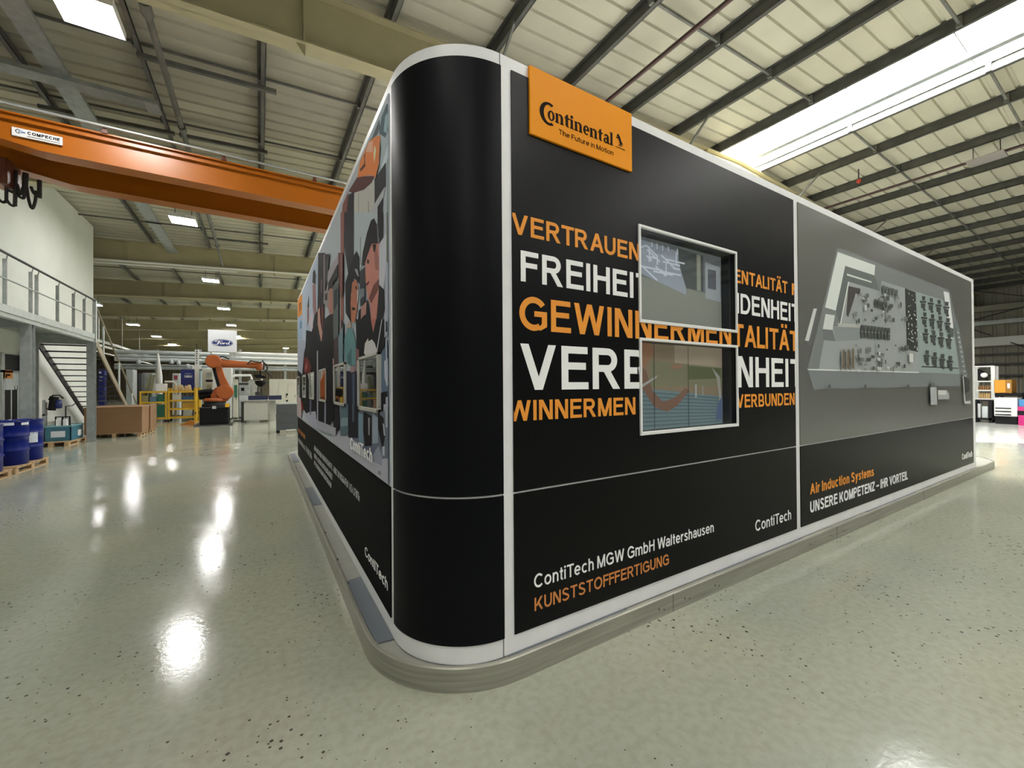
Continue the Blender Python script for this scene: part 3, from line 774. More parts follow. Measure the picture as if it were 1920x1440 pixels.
# ---- the two windows in the black banner, one above the other
def niche(hole, name, lab):
    a, b, c, d = hole
    e = 0.0
    mb = MB(); yo = BY0-0.020
    for (x0, x1, z0, z1) in ((a-0.014, b+0.026, d-0.006, d+0.014), (a-0.014, b+0.026, c-0.014, c+0.010), (a-0.014, a+0.006, c, d), (b+0.006, b+0.026, c, d)):
        mb.box(x0, x1, yo, BY0+0.004, z0, z1)
    f = mb.build(name, M_WHITE, booth, bevel=0.003); f['label'] = lab
    Y2 = BY0+0.11
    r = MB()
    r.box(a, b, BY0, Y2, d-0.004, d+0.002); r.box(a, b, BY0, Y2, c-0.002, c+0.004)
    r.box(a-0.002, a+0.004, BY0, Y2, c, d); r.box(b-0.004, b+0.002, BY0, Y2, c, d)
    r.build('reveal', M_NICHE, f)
    return f, Y2
def picture(name, parent, Y, prims, emit, a, b, c, d):
    """prims: (rgb, polygon in unit picture coordinates)"""
    mb = MB(); ms = []; step = 0.0004
    for i, (col, poly) in enumerate(prims):
        mm = mat('%s_ink_%02d' % (name, i), col, 0.5, emit=emit); ms.append(mm)
        mb.use(i); y = Y-i*step
        q = [(a+(b-a)*u, c+(d-c)*v) for u, v in poly]
        mb.add([(x, y, z) for x, z in q], [tuple(range(len(q)))])
    return mb.build(name, ms, parent)
U = [(0, 0), (1, 0), (1, 1), (0, 1)]
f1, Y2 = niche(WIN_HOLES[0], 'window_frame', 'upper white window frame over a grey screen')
a, b, c, d = WIN_HOLES[0]
pr = [((0.20, 0.20, 0.18), U), ((0.13, 0.14, 0.15), [(0, 0.55), (0.62, 0.50), (1, 0.46), (1, 1), (0, 1)]),
      ((0.26, 0.28, 0.34), [(0.0, 0.62), (0.27, 0.52), (0.58, 0.42), (0.58, 0.92), (0, 0.97)]), ((0.07, 0.075, 0.08), [(0.58, 0.50), (0.78, 0.50), (0.78, 0.95), (0.50, 0.97), (0.50, 0.80)]),
      ((0.28, 0.29, 0.32), [(0.80, 0.42), (0.985, 0.40), (0.985, 0.86), (0.80, 0.88)]), ((0.10, 0.10, 0.12), [(0.83, 0.55), (0.93, 0.55), (0.93, 0.80), (0.83, 0.80)]),
      ((0.24, 0.24, 0.20), [(0.70, 0.5), (0.745, 0.5), (0.745, 0.95), (0.70, 0.95)])]
rnd = random.Random(5)
for k in range(26):
    x, z, l, an = rnd.uniform(0.03, 0.5), rnd.uniform(0.58, 0.92), rnd.uniform(0.06, 0.2), rnd.choice([0, 0, 1.57, 1.57, 0.5, -0.6])
    dx, dz = l*cos(an), l*sin(an)*1.3; w = 0.006
    x2, z2 = min(0.57, max(0, x+dx)), min(0.95, max(0.5, z+dz)); nx, nz = -sin(an)*w, cos(an)*w*1.7
    pr.append(((0.50, 0.52, 0.60), [(x-nx, z-nz), (x2-nx, z2-nz), (x2+nx, z2+nz), (x+nx, z+nz)]))
picture('grey_screen', f1, Y2, pr, 0.55, a, b, c, d)
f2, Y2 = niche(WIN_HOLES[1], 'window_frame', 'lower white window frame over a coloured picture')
a, b, c, d = WIN_HOLES[1]
pr = [((0.20, 0.15, 0.10), U), ((0.30, 0.24, 0.18), [(0.45, 0.78), (1, 0.72), (1, 1), (0.45, 1)]), ((0.17, 0.16, 0.10), [(0.2, 0.50), (1, 0.5), (1, 0.74), (0.2, 0.80)]),
      ((0.09, 0.10, 0.045), [(0.60, 0.58), (0.98, 0.60), (0.98, 0.73), (0.60, 0.75)]), ((0.13, 0.18, 0.20), [(0, 0), (1, 0), (1, 0.36), (0.3, 0.46), (0, 0.50)])]
for k in range(9): pr.append(((0.085, 0.12, 0.14), [(0, 0.04+0.05*k), (0.95, 0.03+0.038*k), (0.95, 0.045+0.038*k), (0, 0.065+0.05*k)]))
pr += [((0.16, 0.085, 0.06), [(0.05, 0.82), (0.16, 0.68), (0.22, 0.45), (0.32, 0.32), (0.44, 0.36), (0.56, 0.48), (0.60, 0.44), (0.46, 0.26), (0.36, 0.20), (0.24, 0.26), (0.12, 0.48), (0.02, 0.70)]),
       ((0.24, 0.12, 0.07), [(0.0, 0.74), (0.14, 0.70), (0.24, 0.9), (0.2, 1), (0, 1)]), ((0.30, 0.29, 0.30), [(0.10, 0.47), (0.26, 0.60), (0.27, 0.63), (0.09, 0.50)]),
       ((0.25, 0.13, 0.09), [(0.40, 0.70), (0.52, 0.72), (0.52, 0.76), (0.42, 0.76)]), ((0.30, 0.28, 0.26), [(0.86, 0.74), (0.96, 0.62), (0.98, 0.30), (0.95, 0.30), (0.92, 0.6)]),
       ((0.08, 0.11, 0.22), [(0.90, 0.06), (0.98, 0.06), (0.98, 0.36), (0.93, 0.26)]), ((0.28, 0.29, 0.30), [(0.66, 0.36), (0.68, 0.36), (0.68, 0.52), (0.66, 0.52)]),
       ((0.22, 0.22, 0.22), [(0.74, 0.38), (0.755, 0.38), (0.755, 0.50), (0.74, 0.50)]), ((0.01, 0.01, 0.01), [(0.232, 0), (0.237, 0), (0.237, 1), (0.232, 1)]), ((0.01, 0.01, 0.01), [(0.583, 0), (0.588, 0), (0.588, 1), (0.583, 1)])]
picture('colour_screen', f2, Y2, pr, 0.50, a, b, c, d)
M_PANE = glass_mat('window_glass', (0.92, 0.94, 0.92), 0.25)
for f, (a, b, c, d) in ((f1, WIN_HOLES[0]), (f2, WIN_HOLES[1])):
    MB().box(a+0.004, b-0.004, BY0+0.010, BY0+0.014, c+0.004, d-0.004).build('pane', M_PANE, f)

# ---- factory plan printed on the grey banner
def plane_pr(fn, z, **k): return [at(*fn(u, v), **k) for u, v in z]
def printed(name, parent, base, nrm, items, key, val, rough=0.4):
    """items: (rgb, [3-d points on the wall]) laid over each other as ink layers"""
    mb = MB(); cols = []; 
    for i, (col, pts) in enumerate(items):
        kx = tuple(round(min(0.85, (c**1.22)*1.30) if nrm[0] else min(0.8, c*1.18), 3) for c in col)
        if kx not in cols: cols.append(kx)
        mb.use(cols.index(kx)); off = Vector(nrm)*(0.0006+0.00012*i)
        n = len(pts); mb.add([Vector(p)+off for p in pts], [tuple(range(n))])
    ms = [mat('%s_ink_%d' % (name, i), c, rough, spec=(0.03 if nrm[0] else 0.2)) for i, c in enumerate(cols)]
    return mb.build(name, ms, parent)
ZG = lambda u, v: (1490+u/4.0, 440+v/4.0)
G = []
def g(col, *pts): G.append((col, [at(*ZG(u, v), y=YP) for u, v in pts]))
g((.185, .20, .195), (320, 95), (1160, 415), (1290, 1050), (95, 1010))
g((.62, .66, .62), (322, 130), (603, 230), (597, 305), (378, 233), (308, 570), (227, 545))
g((.13, .145, .14), (380, 238), (603, 312), (632, 420), (400, 350), (340, 682), (308, 570))
g((.58, .62, .58), (390, 292), (575, 350), (578, 362), (392, 306))
g((.31, .335, .33), (402, 352), (640, 425), (650, 345), (820, 400), (1110, 490), (1200, 780), (1235, 1045), (180, 1010), (220, 790), (290, 690), (340, 682))
g((.60, .63, .58), (400, 352), (408, 356), (345, 680), (336, 682))
g((.07, .065, .06), (402, 385), (492, 405), (488, 450), (455, 440), (440, 500), (400, 620), (385, 600))
g((.24, .26, .26), (290, 690), (490, 700), (490, 790), (300, 800))
g((.42, .43, .40), (320, 665), (490, 672), (490, 700), (330, 690))
g((.58, .61, .58), (230, 595), (300, 605), (282, 715), (210, 708))
g((.155, .165, .165), (210, 708), (282, 715), (303, 800), (215, 790))
g((.56, .58, .55), (140, 555), (165, 555), (105, 798), (75, 795))
g((.12, .125, .125), (165, 555), (180, 560), (185, 575), (125, 840), (80, 828), (75, 795), (105, 798))
g((.185, .20, .20), (95, 1010), (1238, 1045), (1245, 1135), (140, 1160))
g((.66, .67, .65), (95, 1006), (930, 1030), (930, 1037), (95, 1016))
g((.28, .34, .325), (905, 432), (1110, 490), (1200, 780), (1232, 1045), (940, 1030))
g((.045, .05, .048), (825, 402), (905, 432), (925, 880), (840, 862))
g((.66, .70, .68), (1115, 425), (1155, 435), (1190, 705), (1150, 690))
g((.16, .18, .18), (1190, 650), (1225, 655), (1300, 1100), (1250, 1060))
g((.10, .11, .11), (1150, 690), (1190, 705), (1190, 770), (1160, 765))
for u in (950, 1230): pass
g((.05, .055, .05), (950, 985), (1228, 998), (1228, 1006), (950, 994))
g((.5, .52, .5), (940, 745), (1190, 775), (1190, 782), (940, 752))
rnd = random.Random(11)
for r_ in range(4):
    for c_ in range(4):
        u, v = 952+c_*58+r_*8, 500+r_*122+c_*14
        if r_ == 3: v += 40
        if r_ == 3 and c_ > 1: pass
        k = 1.0 if r_ < 3 else 0.9
        for (du, dv, w, h) in ((0, -40, 26, 34), (-16, -6, 50, 20), (-8, 14, 34, 40), (6, 52, 22, 22)):
            if u+du+w < 1232 and v+dv+h < 1040: g((.06, .068, .065), (u+du, v+dv), (u+du+w, v+dv+4), (u+du+w*0.9, v+dv+h), (u+du+2, v+dv+h-3))
for i in range(9):
    u = 490+i*25
    g((.075, .08, .075), (u, 676+i*3), (u+17, 678+i*3), (u+17, 776+i*2), (u, 772+i*2)); g((.5, .5, .48), (u+3, 725+i*2), (u+12, 726+i*2), (u+12, 731+i*2), (u+3, 730+i*2))
for i in range(5): g((.06, .065, .06), (590+i*20, 484+i*6), (602+i*20, 486+i*6), (602+i*20, 552+i*6), (592+i*20, 548+i*6))
for i in range(5): g((.10, .11, .105), (648+i*24, 380+i*8), (668+i*24, 386+i*8), (668+i*24, 440+i*7), (648+i*24, 434+i*7))
for i in range(46):
    u, v = rnd.uniform(832, 905), rnd.uniform(430, 860); s = rnd.uniform(4, 8)
    g((.60, .61, .57), (u, v), (u+s, v+1), (u+s, v+s*rnd.uniform(1, 2.4)), (u, v+s))
for i in range(70):
    u, v = rnd.uniform(420, 810), rnd.choice([rnd.uniform(440, 660), rnd.uniform(820, 1010)]); w, h = rnd.uniform(8, 34), rnd.uniform(10, 40)
    sh = rnd.choice([.07, .09, .12, .16, .20, .50]); g((sh, sh*1.05, sh), (u, v), (u+w, v+3), (u+w*0.95, v+h), (u+2, v+h-2))
for i in range(3): g((.16, .12, .075), (335+i*36, 865-i*4), (350+i*36, 860), (352+i*36, 1008), (334+i*36, 1005))
g((.6, .6, .56), (840, 890), (868, 893), (868, 958), (840, 955))
g((.36, .38, .38), (995, 1145), (1045, 1145), (1050, 1275), (1002, 1275)); g((.13, .14, .14), (1002, 1108), (1028, 1108), (1028, 1143), (1002, 1143))
g((.34, .36, .36), (1052, 1165), (1122, 1165), (1142, 1200), (1140, 1235), (1056, 1235)); g((.55, .56, .54), (1056, 1168), (1118, 1168), (1120, 1200), (1058, 1200))
for i in range(12): g((.5, .52, .5), (1200+i*6, 730+i*36), (1212+i*6, 732+i*36), (1214+i*6, 742+i*36), (1202+i*6, 740+i*36))
g((.5, .52, .5), (1240, 1060), (1246, 1060), (1262, 1250), (1300, 1245), (1300, 1268), (1256, 1268)); g((.05, .05, .05), (1250, 1060), (1290, 1090), (1292, 1170), (1262, 1190))
for u in (235, 505, 828): g((.07, .075, .075), (u-8, 1125), (u+10, 1125), (u+10, 1150), (u-8, 1150))
printed('factory_plan', plan_banner, None, (0, -1, 0), G, 'y', YP)
# ---- photographic mural on the left wall
mural = MB().box(XP, BX0, 2.575, 9.93, ZM+0.006, ZT).build('mural_panel', mat('mural_pale_ground', (0.46, 0.50, 0.55), 0.6, spec=0.03), booth)
mural['label'] = 'banner printed with a photograph of workers in caps'
Zs = {'a': lambda x, y: (640+x/6.55, 200+y/6.545), 'b': lambda x, y: (640+x/6.55, 400+y/6.545), 'c': lambda x, y: (555+x/7.2, 480+y/7.2),
      'd': lambda x, y: (555+x/9, 640+y/9), 'e': lambda x, y: (640+x/7.2, 600+y/7.2), 'f': lambda x, y: (630+x/8.47, 760+y/8.47)}
MU = []
def q(z, col, *pts):
    P = []
    for u, v in pts:
        p = at(*Zs[z](u, v), x=XP); P.append((p.y, p.z))
    for ax, v, less in ((0, 2.580, False), (0, 9.925, True), (1, ZM+0.01, False), (1, ZT-0.004, True)):
        if len(P) > 2: P = clip_poly(P, ax, v, less)
    if len(P) > 2: MU.append((col, [(XP, a, b) for a, b in P]))
DK = (.030, .031, .036); BK = (.014, .014, .017)
q('a', (.36, .42, .45), (620, -60), (480, 0), (300, 400), (500, 800), (620, 800))
q('a', (.07, .12, .14), (600, 0), (560, -40), (495, 130), (465, 330), (540, 380), (600, 230)); q('a', (.30, .42, .46), (590, 40), (540, 120), (520, 300), (560, 330))
q('a', (.10, .11, .13), (470, 150), (380, 380), (340, 430), (440, 350), (480, 260))
q('a', (.52, .58, .62), (612, 320), (490, 760), (520, 790), (612, 560))
q('a', (.045, .045, .05), (550, 680), (550, 980), (410, 1200), (410, 890)); q('a', (.30, .37, .35), (562, 640), (602, 620), (602, 1460), (562, 1460))
q('a', (.50, .49, .46), (160, 1060), (410, 890), (410, 1210), (300, 1460), (160, 1460)); q('a', (.32, .31, .30), (210, 1060), (216, 1060), (216, 1440), (208, 1440)); q('a', (.2, .2, .2), (334, 1160), (340, 1160), (340, 1330), (330, 1330))
q('a', (.13, .05, .045), (200, 860), (90, 1040), (150, 1060), (280, 1020), (370, 940), (420, 850))
q('a', (.66, .235, .06), (480, 350), (420, 370), (340, 430), (230, 680), (200, 870), (360, 840), (430, 870), (470, 720), (488, 520))
q('a', (.95, .72, .45), (412, 470), (428, 530), (410, 690), (400, 590)); q('a', (.75, .42, .28), (340, 440), (390, 420), (390, 560), (300, 560))
q('a', (.10, .035, .02), (300, 560), (285, 600), (300, 730), (240, 800), (232, 770), (285, 700)); q('a', (.02, .02, .02), (480, 380), (490, 520), (470, 740), (430, 880), (425, 860), (465, 700))
q('a', (.24, .11, .095), (90, 1040), (20, 1200), (-5, 1460), (70, 1460)); q('a', DK, (90, 1080), (155, 1050), (155, 1460), (55, 1460))
q('a', (.44, .46, .48), (540, 980), (522, 1120), (300, 1460), (255, 1460)); q('a', DK, (520, 1110), (450, 1230), (450, 1460), (505, 1460))
q('b', (.44, .49, .52), (160, -10), (450, -10), (450, 200), (300, 420), (240, 700), (160, 560)); q('b', (.26, .29, .31), (235, 290), (248, 290), (246, 620), (236, 640))
q('b', DK, (40, -10), (155, -10), (160, 520), (90, 760), (40, 400)); q('b', (.30, .14, .12), (-5, -10), (40, -10), (30, 1300), (-5, 1460))
q('b', DK, (450, -10), (520, -10), (520, 330), (470, 420)); q('b', (.52, .53, .58), (470, 380), (560, 240), (560, 600), (525, 940), (465, 870)); q('b', (.22, .23, .20), (560, -10), (606, -10), (606, 620), (560, 600))
q('b', (.40, .42, .48), (560, 600), (612, 620), (612, 1460), (545, 1460), (540, 800)); q('b', (.03, .03, .035), (475, 880), (535, 940), (540, 1180), (480, 1460), (400, 1460), (440, 1280))
q('b', (.52, .255, .215), (385, 360), (470, 370), (472, 700), (470, 900), (445, 1240), (400, 1460), (370, 1280), (360, 1120), (330, 1040), (308, 870), (298, 760), (302, 560))
q('b', (.20, .085, .075), (345, 1040), (400, 890), (470, 800), (470, 920), (375, 1110)); q('b', (.36, .17, .145), (410, 500), (430, 380), (470, 560), (465, 700), (425, 690))
q('b', BK, (255, 640), (270, 480), (320, 250), (370, 90), (410, 60), (450, 150), (478, 370), (380, 375), (320, 540), (290, 640)); q('b', (.2, .2, .21), (440, 120), (470, 300), (476, 370), (455, 360))
q('b', (.045, .025, .02), (390, 380), (440, 380), (420, 480), (402, 470)); q('b', (.06, .03, .03), (325, 560), (352, 580), (345, 622), (322, 612)); q('b', (.16, .03, .03), (308, 872), (352, 826), (347, 862), (315, 895))
q('b', BK, (55, 860), (90, 740), (160, 520), (195, 460), (230, 540), (228, 860), (165, 800), (125, 1000), (125, 1340), (60, 1220)); q('b', (.35, .36, .38), (170, 680), (205, 690), (225, 780), (200, 760))
q('b', (.44, .20, .125), (140, 850), (190, 810), (215, 900), (205, 1180), (172, 1340), (130, 1330), (120, 1100)); q('b', (.05, .025, .02), (135, 1150), (180, 1160), (178, 1190), (140, 1190)); q('b', (.05, .025, .02), (180, 900), (200, 890), (200, 940), (184, 930))
q('b', (.05, .056, .065), (233, 720), (300, 650), (307, 1080), (240, 1150)); q('b', (.20, .22, .25), (240, 930), (290, 920), (290, 1010), (240, 1060))
q('b', BK, (200, 1460), (220, 1200), (335, 1060), (372, 1280), (400, 1460)); q('b', (.45, .26, .22), (250, 1160), (320, 1080), (312, 1240), (280, 1260), (250, 1300)); q('b', (.55, .56, .58), (205, 940), (222, 950), (215, 1110), (205, 1080))
q('e', BK, (205, -10), (400, -10), (440, 170), (490, -10), (600, -10), (600, 340), (560, 440), (255, 530), (215, 380)); q('e', (.45, .19, .16), (408, -10), (482, -10), (442, 165))
q('e', (.50, .50, .52), (556, -10), (566, -10), (502, 410), (488, 410)); q('e', (.55, .53, .53), (318, 450), (330, 320), (372, 245), (380, 290), (425, 262), (462, 310), (505, 440), (480, 490), (360, 500))
q('e', (.16, .29, .30), (48, 260), (95, 110), (165, 120), (205, 320), (205, 600), (140, 630), (60, 540)); q('e', (.10, .19, .2), (90, 480), (150, 380), (150, 620), (100, 600)); q('e', (.46, .36, .30), (82, 105), (120, -10), (152, 95))
q('e', (.18, .30, .33), (-10, 280), (40, 350), (40, 570), (-10, 590)); q('e', DK, (10, -10), (50, 60), (45, 340), (10, 280))
q('e', (.030, .034, .056), (80, 690), (250, 690), (250, 1460), (110, 1460), (80, 1100)); q('e', (.085, .11, .16), (158, 720), (195, 720), (190, 1440), (165, 1440)); q('e', (.36, .25, .27), (130, 640), (192, 615), (192, 700), (140, 712)); q('e', (.25, .14, .14), (205, 380), (252, 400), (250, 640), (215, 730))
q('e', (.14, .185, .25), (560, 430), (690, 250), (690, 1460), (600, 1460), (555, 900)); q('e', (.05, .08, .12), (630, 280), (660, 240), (660, 520), (630, 520)); q('e', (.025, .025, .03), (553, 980), (640, 960), (640, 1460), (553, 1460))
q('e', (.45, .47, .54), (595, 560), (640, 515), (682, 560), (690, 690), (650, 760), (662, 860), (632, 900), (602, 780)); q('e', (.45, .47, .54), (618, 240), (632, 240), (636, 540), (620, 540)); q('e', (.38, .40, .46), (600, -10), (655, -10), (655, 190), (600, 240)); q('e', DK, (618, 20), (640, 20), (640, 160), (618, 160))
q('e', (.42, .43, .50), (618, 1040), (680, 1040), (680, 1180), (618, 1180)); q('e', (.5, .5, .55), (590, 1140), (605, 1140), (600, 1330), (590, 1320))
q('f', (.17, .19, .235), (370, 100), (885, 100), (885, 830), (600, 870), (205, 530), (205, 100)); q('f', (.030, .030, .042), (210, -20), (372, -20), (372, 520), (210, 510)); q('f', (.10, .12, .15), (270, -20), (310, -20), (305, 260), (275, 260))
q('f', (.20, .29, .35), (375, 120), (450, 150), (450, 620), (380, 560)); q('f', (.032, .027, .030), (455, 100), (590, 170), (590, 640), (480, 650), (450, 400)); q('f', (.30, .30, .32), (530, 190), (560, 200), (555, 470), (535, 470)); q('f', (.30, .34, .40), (600, 110), (690, 200), (690, 590), (600, 610))
q('f', (.028, .028, .032), (690, 120), (780, 200), (805, 480), (765, 740), (690, 370)); q('f', (.42, .43, .48), (765, 280), (790, 300), (805, 480), (785, 480)); q('f', (.40, .41, .46), (800, -20), (890, -20), (890, 350), (815, 350)); q('f', DK, (862, 20), (890, 20), (890, 140), (862, 140)); q('f', DK, (862, 205), (890, 205), (890, 345), (862, 345))
q('f', (.13, .18, .21), (85, -20), (210, -20), (210, 440), (85, 490)); q('f', (.24, .31, .33), (95, 200), (205, 190), (205, 320), (95, 340)); q('f', DK, (-30, -20), (60, -20), (70, 390), (-30, 430))
q('f', (.42, .42, .47), (-30, 660), (-30, 430), (80, 480), (210, 500), (350, 580), (600, 880), (760, 850), (900, 840), (900, 1320)); q('f', (.30, .31, .37), (560, 860), (700, 640), (760, 820), (760, 960)); q('f', (.45, .47, .53), (760, 650), (800, 650), (800, 800), (765, 790)); q('f', (.27, .26, .28), (690, 1040), (740, 1040), (740, 1110), (690, 1090))
q('c', (.42, .475, .56), (318, -60), (88, 500), (88, 1460), (250, 1460), (305, 700)); q('c', (.58, .255, .05), (30, 580), (92, 505), (92, 790), (30, 835)); q('c', (.30, .13, .03), (50, 640), (80, 610), (78, 720), (50, 770)); q('c', (.34, .42, .53), (30, 835), (92, 790), (110, 1460), (30, 1460)); q('c', (.16, .24, .40), (62, 880), (85, 880), (85, 980), (62, 980))
q('c', (.040, .034, .036), (312, -40), (405, -40), (405, 460), (385, 700), (303, 720)); q('c', (.22, .15, .15), (350, 310), (362, 320), (360, 520), (350, 470)); q('c', (.30, .24, .24), (385, -20), (402, -20), (402, 480), (388, 480))
q('c', (.05, .036, .036), (233, 360), (240, 220), (265, 178), (282, 260), (277, 390)); q('c', (.33, .20, .21), (235, 385), (277, 380), (287, 760), (258, 830), (238, 700)); q('c', (.05, .036, .036), (163, 690), (185, 515), (188, 690)); q('c', (.28, .16, .17), (163, 690), (187, 690), (187, 860), (163, 970))
q('c', BK, (148, 1000), (222, 1020), (262, 800), (303, 740), (303, 1460), (128, 1460)); q('c', (.58, .49, .55), (188, 850), (240, 750), (242, 960), (218, 1030)); q('c', (.5, .48, .5), (172, 1200), (182, 1200), (182, 1360), (174, 1360))
q('c', (.025, .027, .034), (300, 940), (405, 940), (405, 1460), (300, 1460)); q('c', (.50, .31, .26), (308, 740), (335, 688), (346, 900), (372, 1040), (358, 1180), (330, 1050), (303, 900)); q('c', (.17, .055, .045), (350, 700), (388, 690), (382, 1010), (360, 900))
q('c', (.30, .28, .27), (392, 480), (470, 420), (462, 720), (385, 640)); q('c', (.07, .06, .06), (405, 520), (440, 490), (440, 600), (405, 600)); q('c', (.38, .35, .38), (592, -20), (592, 110), (440, 400), (440, 220)); q('c', (.045, .04, .042), (582, 110), (450, 370), (450, 480), (582, 270)); q('c', (.055, .06, .06), (405, -20), (470, -20), (440, 300), (405, 460))
q('c', (.145, .165, .16), (515, 420), (592, 310), (592, 1080), (525, 1130)); q('c', (.055, .066, .066), (530, 480), (582, 430), (582, 640), (530, 740)); q('c', (.40, .22, .19), (468, 450), (512, 420), (522, 780), (482, 830), (450, 700)); q('c', (.06, .03, .03), (470, 440), (510, 300), (520, 330), (512, 440))
q('c', (.018, .018, .022), (405, 850), (460, 800), (520, 780), (527, 1460), (398, 1460)); q('c', (.17, .075, .068), (590, -40), (655, -40), (655, 500), (622, 560), (592, 330)); q('c', (.32, .17, .15), (622, -20), (636, -20), (636, 560), (622, 560)); q('c', (.20, .28, .32), (588, 1100), (655, 950), (655, 1460), (600, 1460)); q('c', (.10, .07, .075), (527, 1130), (590, 1080), (600, 1460), (527, 1460))
q('d', (.36, .39, .46), (40, -20), (185, -20), (150, 300), (122, 580), (40, 580)); q('d', BK, (40, 480), (120, 560), (150, 200), (190, 30), (660, -20), (668, 700), (660, 1320), (560, 1420), (400, 1340), (200, 1230), (110, 1100), (55, 900)); q('d', (.17, .035, .03), (150, 280), (212, 270), (272, 420), (255, 570), (148, 520)); q('d', (.34, .13, .12), (165, 440), (200, 330), (210, 440), (180, 520))
q('d', (.45, .38, .39), (28, 900), (95, 960), (112, 1300), (28, 1250)); q('d', (.25, .05, .035), (95, 990), (130, 1040), (140, 1160), (112, 1180)); q('d', (.40, .40, .47), (155, 1240), (240, 1190), (352, 1180), (382, 1470), (300, 1470)); q('d', (.16, .17, .24), (250, 960), (278, 960), (272, 1240), (250, 1240)); q('d', (.36, .36, .42), (372, 160), (392, 160), (396, 1470), (374, 1470)); q('d', (.28, .28, .36), (505, 1010), (530, 1010), (528, 1380), (500, 1380)); q('d', (.40, .27, .25), (645, 280), (668, 300), (668, 560), (650, 560)); q('d', (.5, .48, .48), (215, 540), (240, 560), (250, 660), (235, 650)); q('d', (.38, .38, .43), (400, 1340), (560, 1400), (700, 1460), (700, 1600), (400, 1480))
printed('mural_print', mural, None, (-1, 0, 0), MU, 'x', XP, 0.6)
TL = lambda a, b: (XP, -a, b)
def leftword(s, p0, p1, pt, pb, m, parent, t=0.14, off=0.0):
    y0, y1 = at(*p0, x=XP).y, at(*p1, x=XP).y; z1, z0 = at(*pt, x=XP).z, at(*pb, x=XP).z
    mb = MB(); letter(mb, s, lambda a, b: (XP-off, -a, b), -y0, -y1, z0, z1-z0, t=t, nrm=(-1, 0, 0)); return mb.build('lettering', m, parent)
leftword('ContiTech', (684.5, 1030), (727, 1090), (684.5, 1023), (689.5, 1048), M_WHT, left_low)
leftword('ContiTech', (662, 830), (704, 860), (688, 833), (688, 857), M_WHT, mural, t=0.17, off=0.022)
def scribble(mb, ya, yb, z0, z1, rn):
    """small print too fine to read from here: short upright strokes with cross bars"""
    y = ya; h = z1-z0
    while y > yb:
        w = h*rn.uniform(0.45, 0.75)
        if rn.random() < 0.12: y -= w*0.6; continue
        mb.box(XP-0.002, XP, y-h*0.14, y, z0, z1)
        if rn.random() < 0.7: mb.box(XP-0.002, XP, y-w, y-w+h*0.14, z0, z1 if rn.random() < .6 else z0+h*0.6)
        zc = z0+h*rn.choice([0.0, 0.43, 0.86]); mb.box(XP-0.002, XP, y-w, y, zc, zc+h*0.14)
        if rn.random() < 0.6: zc = z0+h*rn.choice([0.0, 0.43, 0.86]); mb.box(XP-0.002, XP, y-w, y, zc, zc+h*0.14)
        y -= w+h*0.2
rn = random.Random(3)
for (a, b, t_, bo) in (((589.2, 839), (673, 938), (589.2, 835.1), (589.2, 843.5)), ((589.2, 853), (622, 892), (589.2, 849.2), (589.2, 857.4)), ((589.2, 866), (621, 915), (589.2, 862.8), (589.2, 870.6)), ((559.5, 829), (571.5, 843), (571, 835), (571, 843.5)), ((573.5, 838), (585, 858), (585, 850), (585, 862))):
    mb = MB(); scribble(mb, at(*a, x=XP).y, at(*b, x=XP).y, at(*bo, x=XP).z, at(*t_, x=XP).z, rn); mb.build('lettering', M_GRYP, left_low)
mb = MB(); scribble(mb, at(559.5, 806, x=XP).y, at(572, 820, x=XP).y, at(571.5, 823, x=XP).z, at(571.5, 815, x=XP).z, rn); mb.build('lettering', M_ORGD, left_low)
# six glazed windows in the mural wall
M_MIRR = mat('dark_window_glass', (0.02, 0.022, 0.02), 0.02, spec=1.0)
for i in range(6):
    y0 = 2.784+1.272*i; y1 = y0+0.67
    mb = MB(); za, zb_ = 1.49, 1.90; xo = XP-0.016
    for (a, b, c, d) in ((y0, y1, zb_-0.022, zb_), (y0, y1, za, za+0.028), (y0, y0+0.028, za, zb_), (y1-0.055, y1, za, zb_)): mb.box(xo-0.008, XP, a, b, c, d)
    f = mb.build('window_frame', mat('warm_grey_profile', (0.46, 0.45, 0.40), 0.4), booth, bevel=0.003)
    MB().box(xo, XP, y0+0.02, y1-0.05, za+0.02, zb_-0.015).build('pane', M_MIRR, f)

# ---- kerb round the foot of the booth
kerb = thing('steel_kerb', 'low brushed steel kerb with rounded corner running round the foot of the black booth', 'kerb', (1.2, 1.99, 0))
KX0, KX1, KY0, KY1, KR = 0.553, 12.90, 1.985, 11.75, 0.70
O = rrect(KX0, KX1, KY0, KY1, KR, 18); I = rrect(KX0+0.024, KX1-0.024, KY0+0.024, KY1-0.024, KR-0.024, 18); n = len(O)
mb = MB()
Ob = [(x, y, 0.0) for x, y in O]; Ot = [(x, y, 0.128) for x, y in O]; O2 = rrect(KX0+0.007, KX1-0.007, KY0+0.007, KY1-0.007, KR-0.007, 18)
Oc = [(x, y, 0.135) for x, y in O2]; It = [(x, y, 0.135) for x, y in I]; Id = [(x, y, 0.100) for x, y in I]
for A, B in ((Ob, Ot), (Ot, Oc), (Oc, It), (It, Id)):
    mb.add(A+B, [(i, (i+1) % n, n+(i+1) % n, n+i) for i in range(n)], True)
mb.build('edge_band', M_KERB, kerb)
mb = MB(); D2 = rrect(KX0+0.030, KX1-0.030, KY0+0.030, KY1-0.030, KR-0.030, 18)
mb.prism(D2, 'z', 0.0, 0.128); mb.build('deck', M_DECK, kerb)
MB().prism([(0.592, 2.535), (0.688, 2.528), (0.688, 3.50), (0.580, 3.48), (0.580, 2.78)], 'z', 0.1285, 0.1345).build('cover_plate', M_PLATE, kerb)
for (a, b) in ((5.96, 7.05), (9.6, 10.96)): MB().box(0.581, 0.688, a, b, 0.1285, 0.1345).build('cover_plate', M_PLATE, kerb)
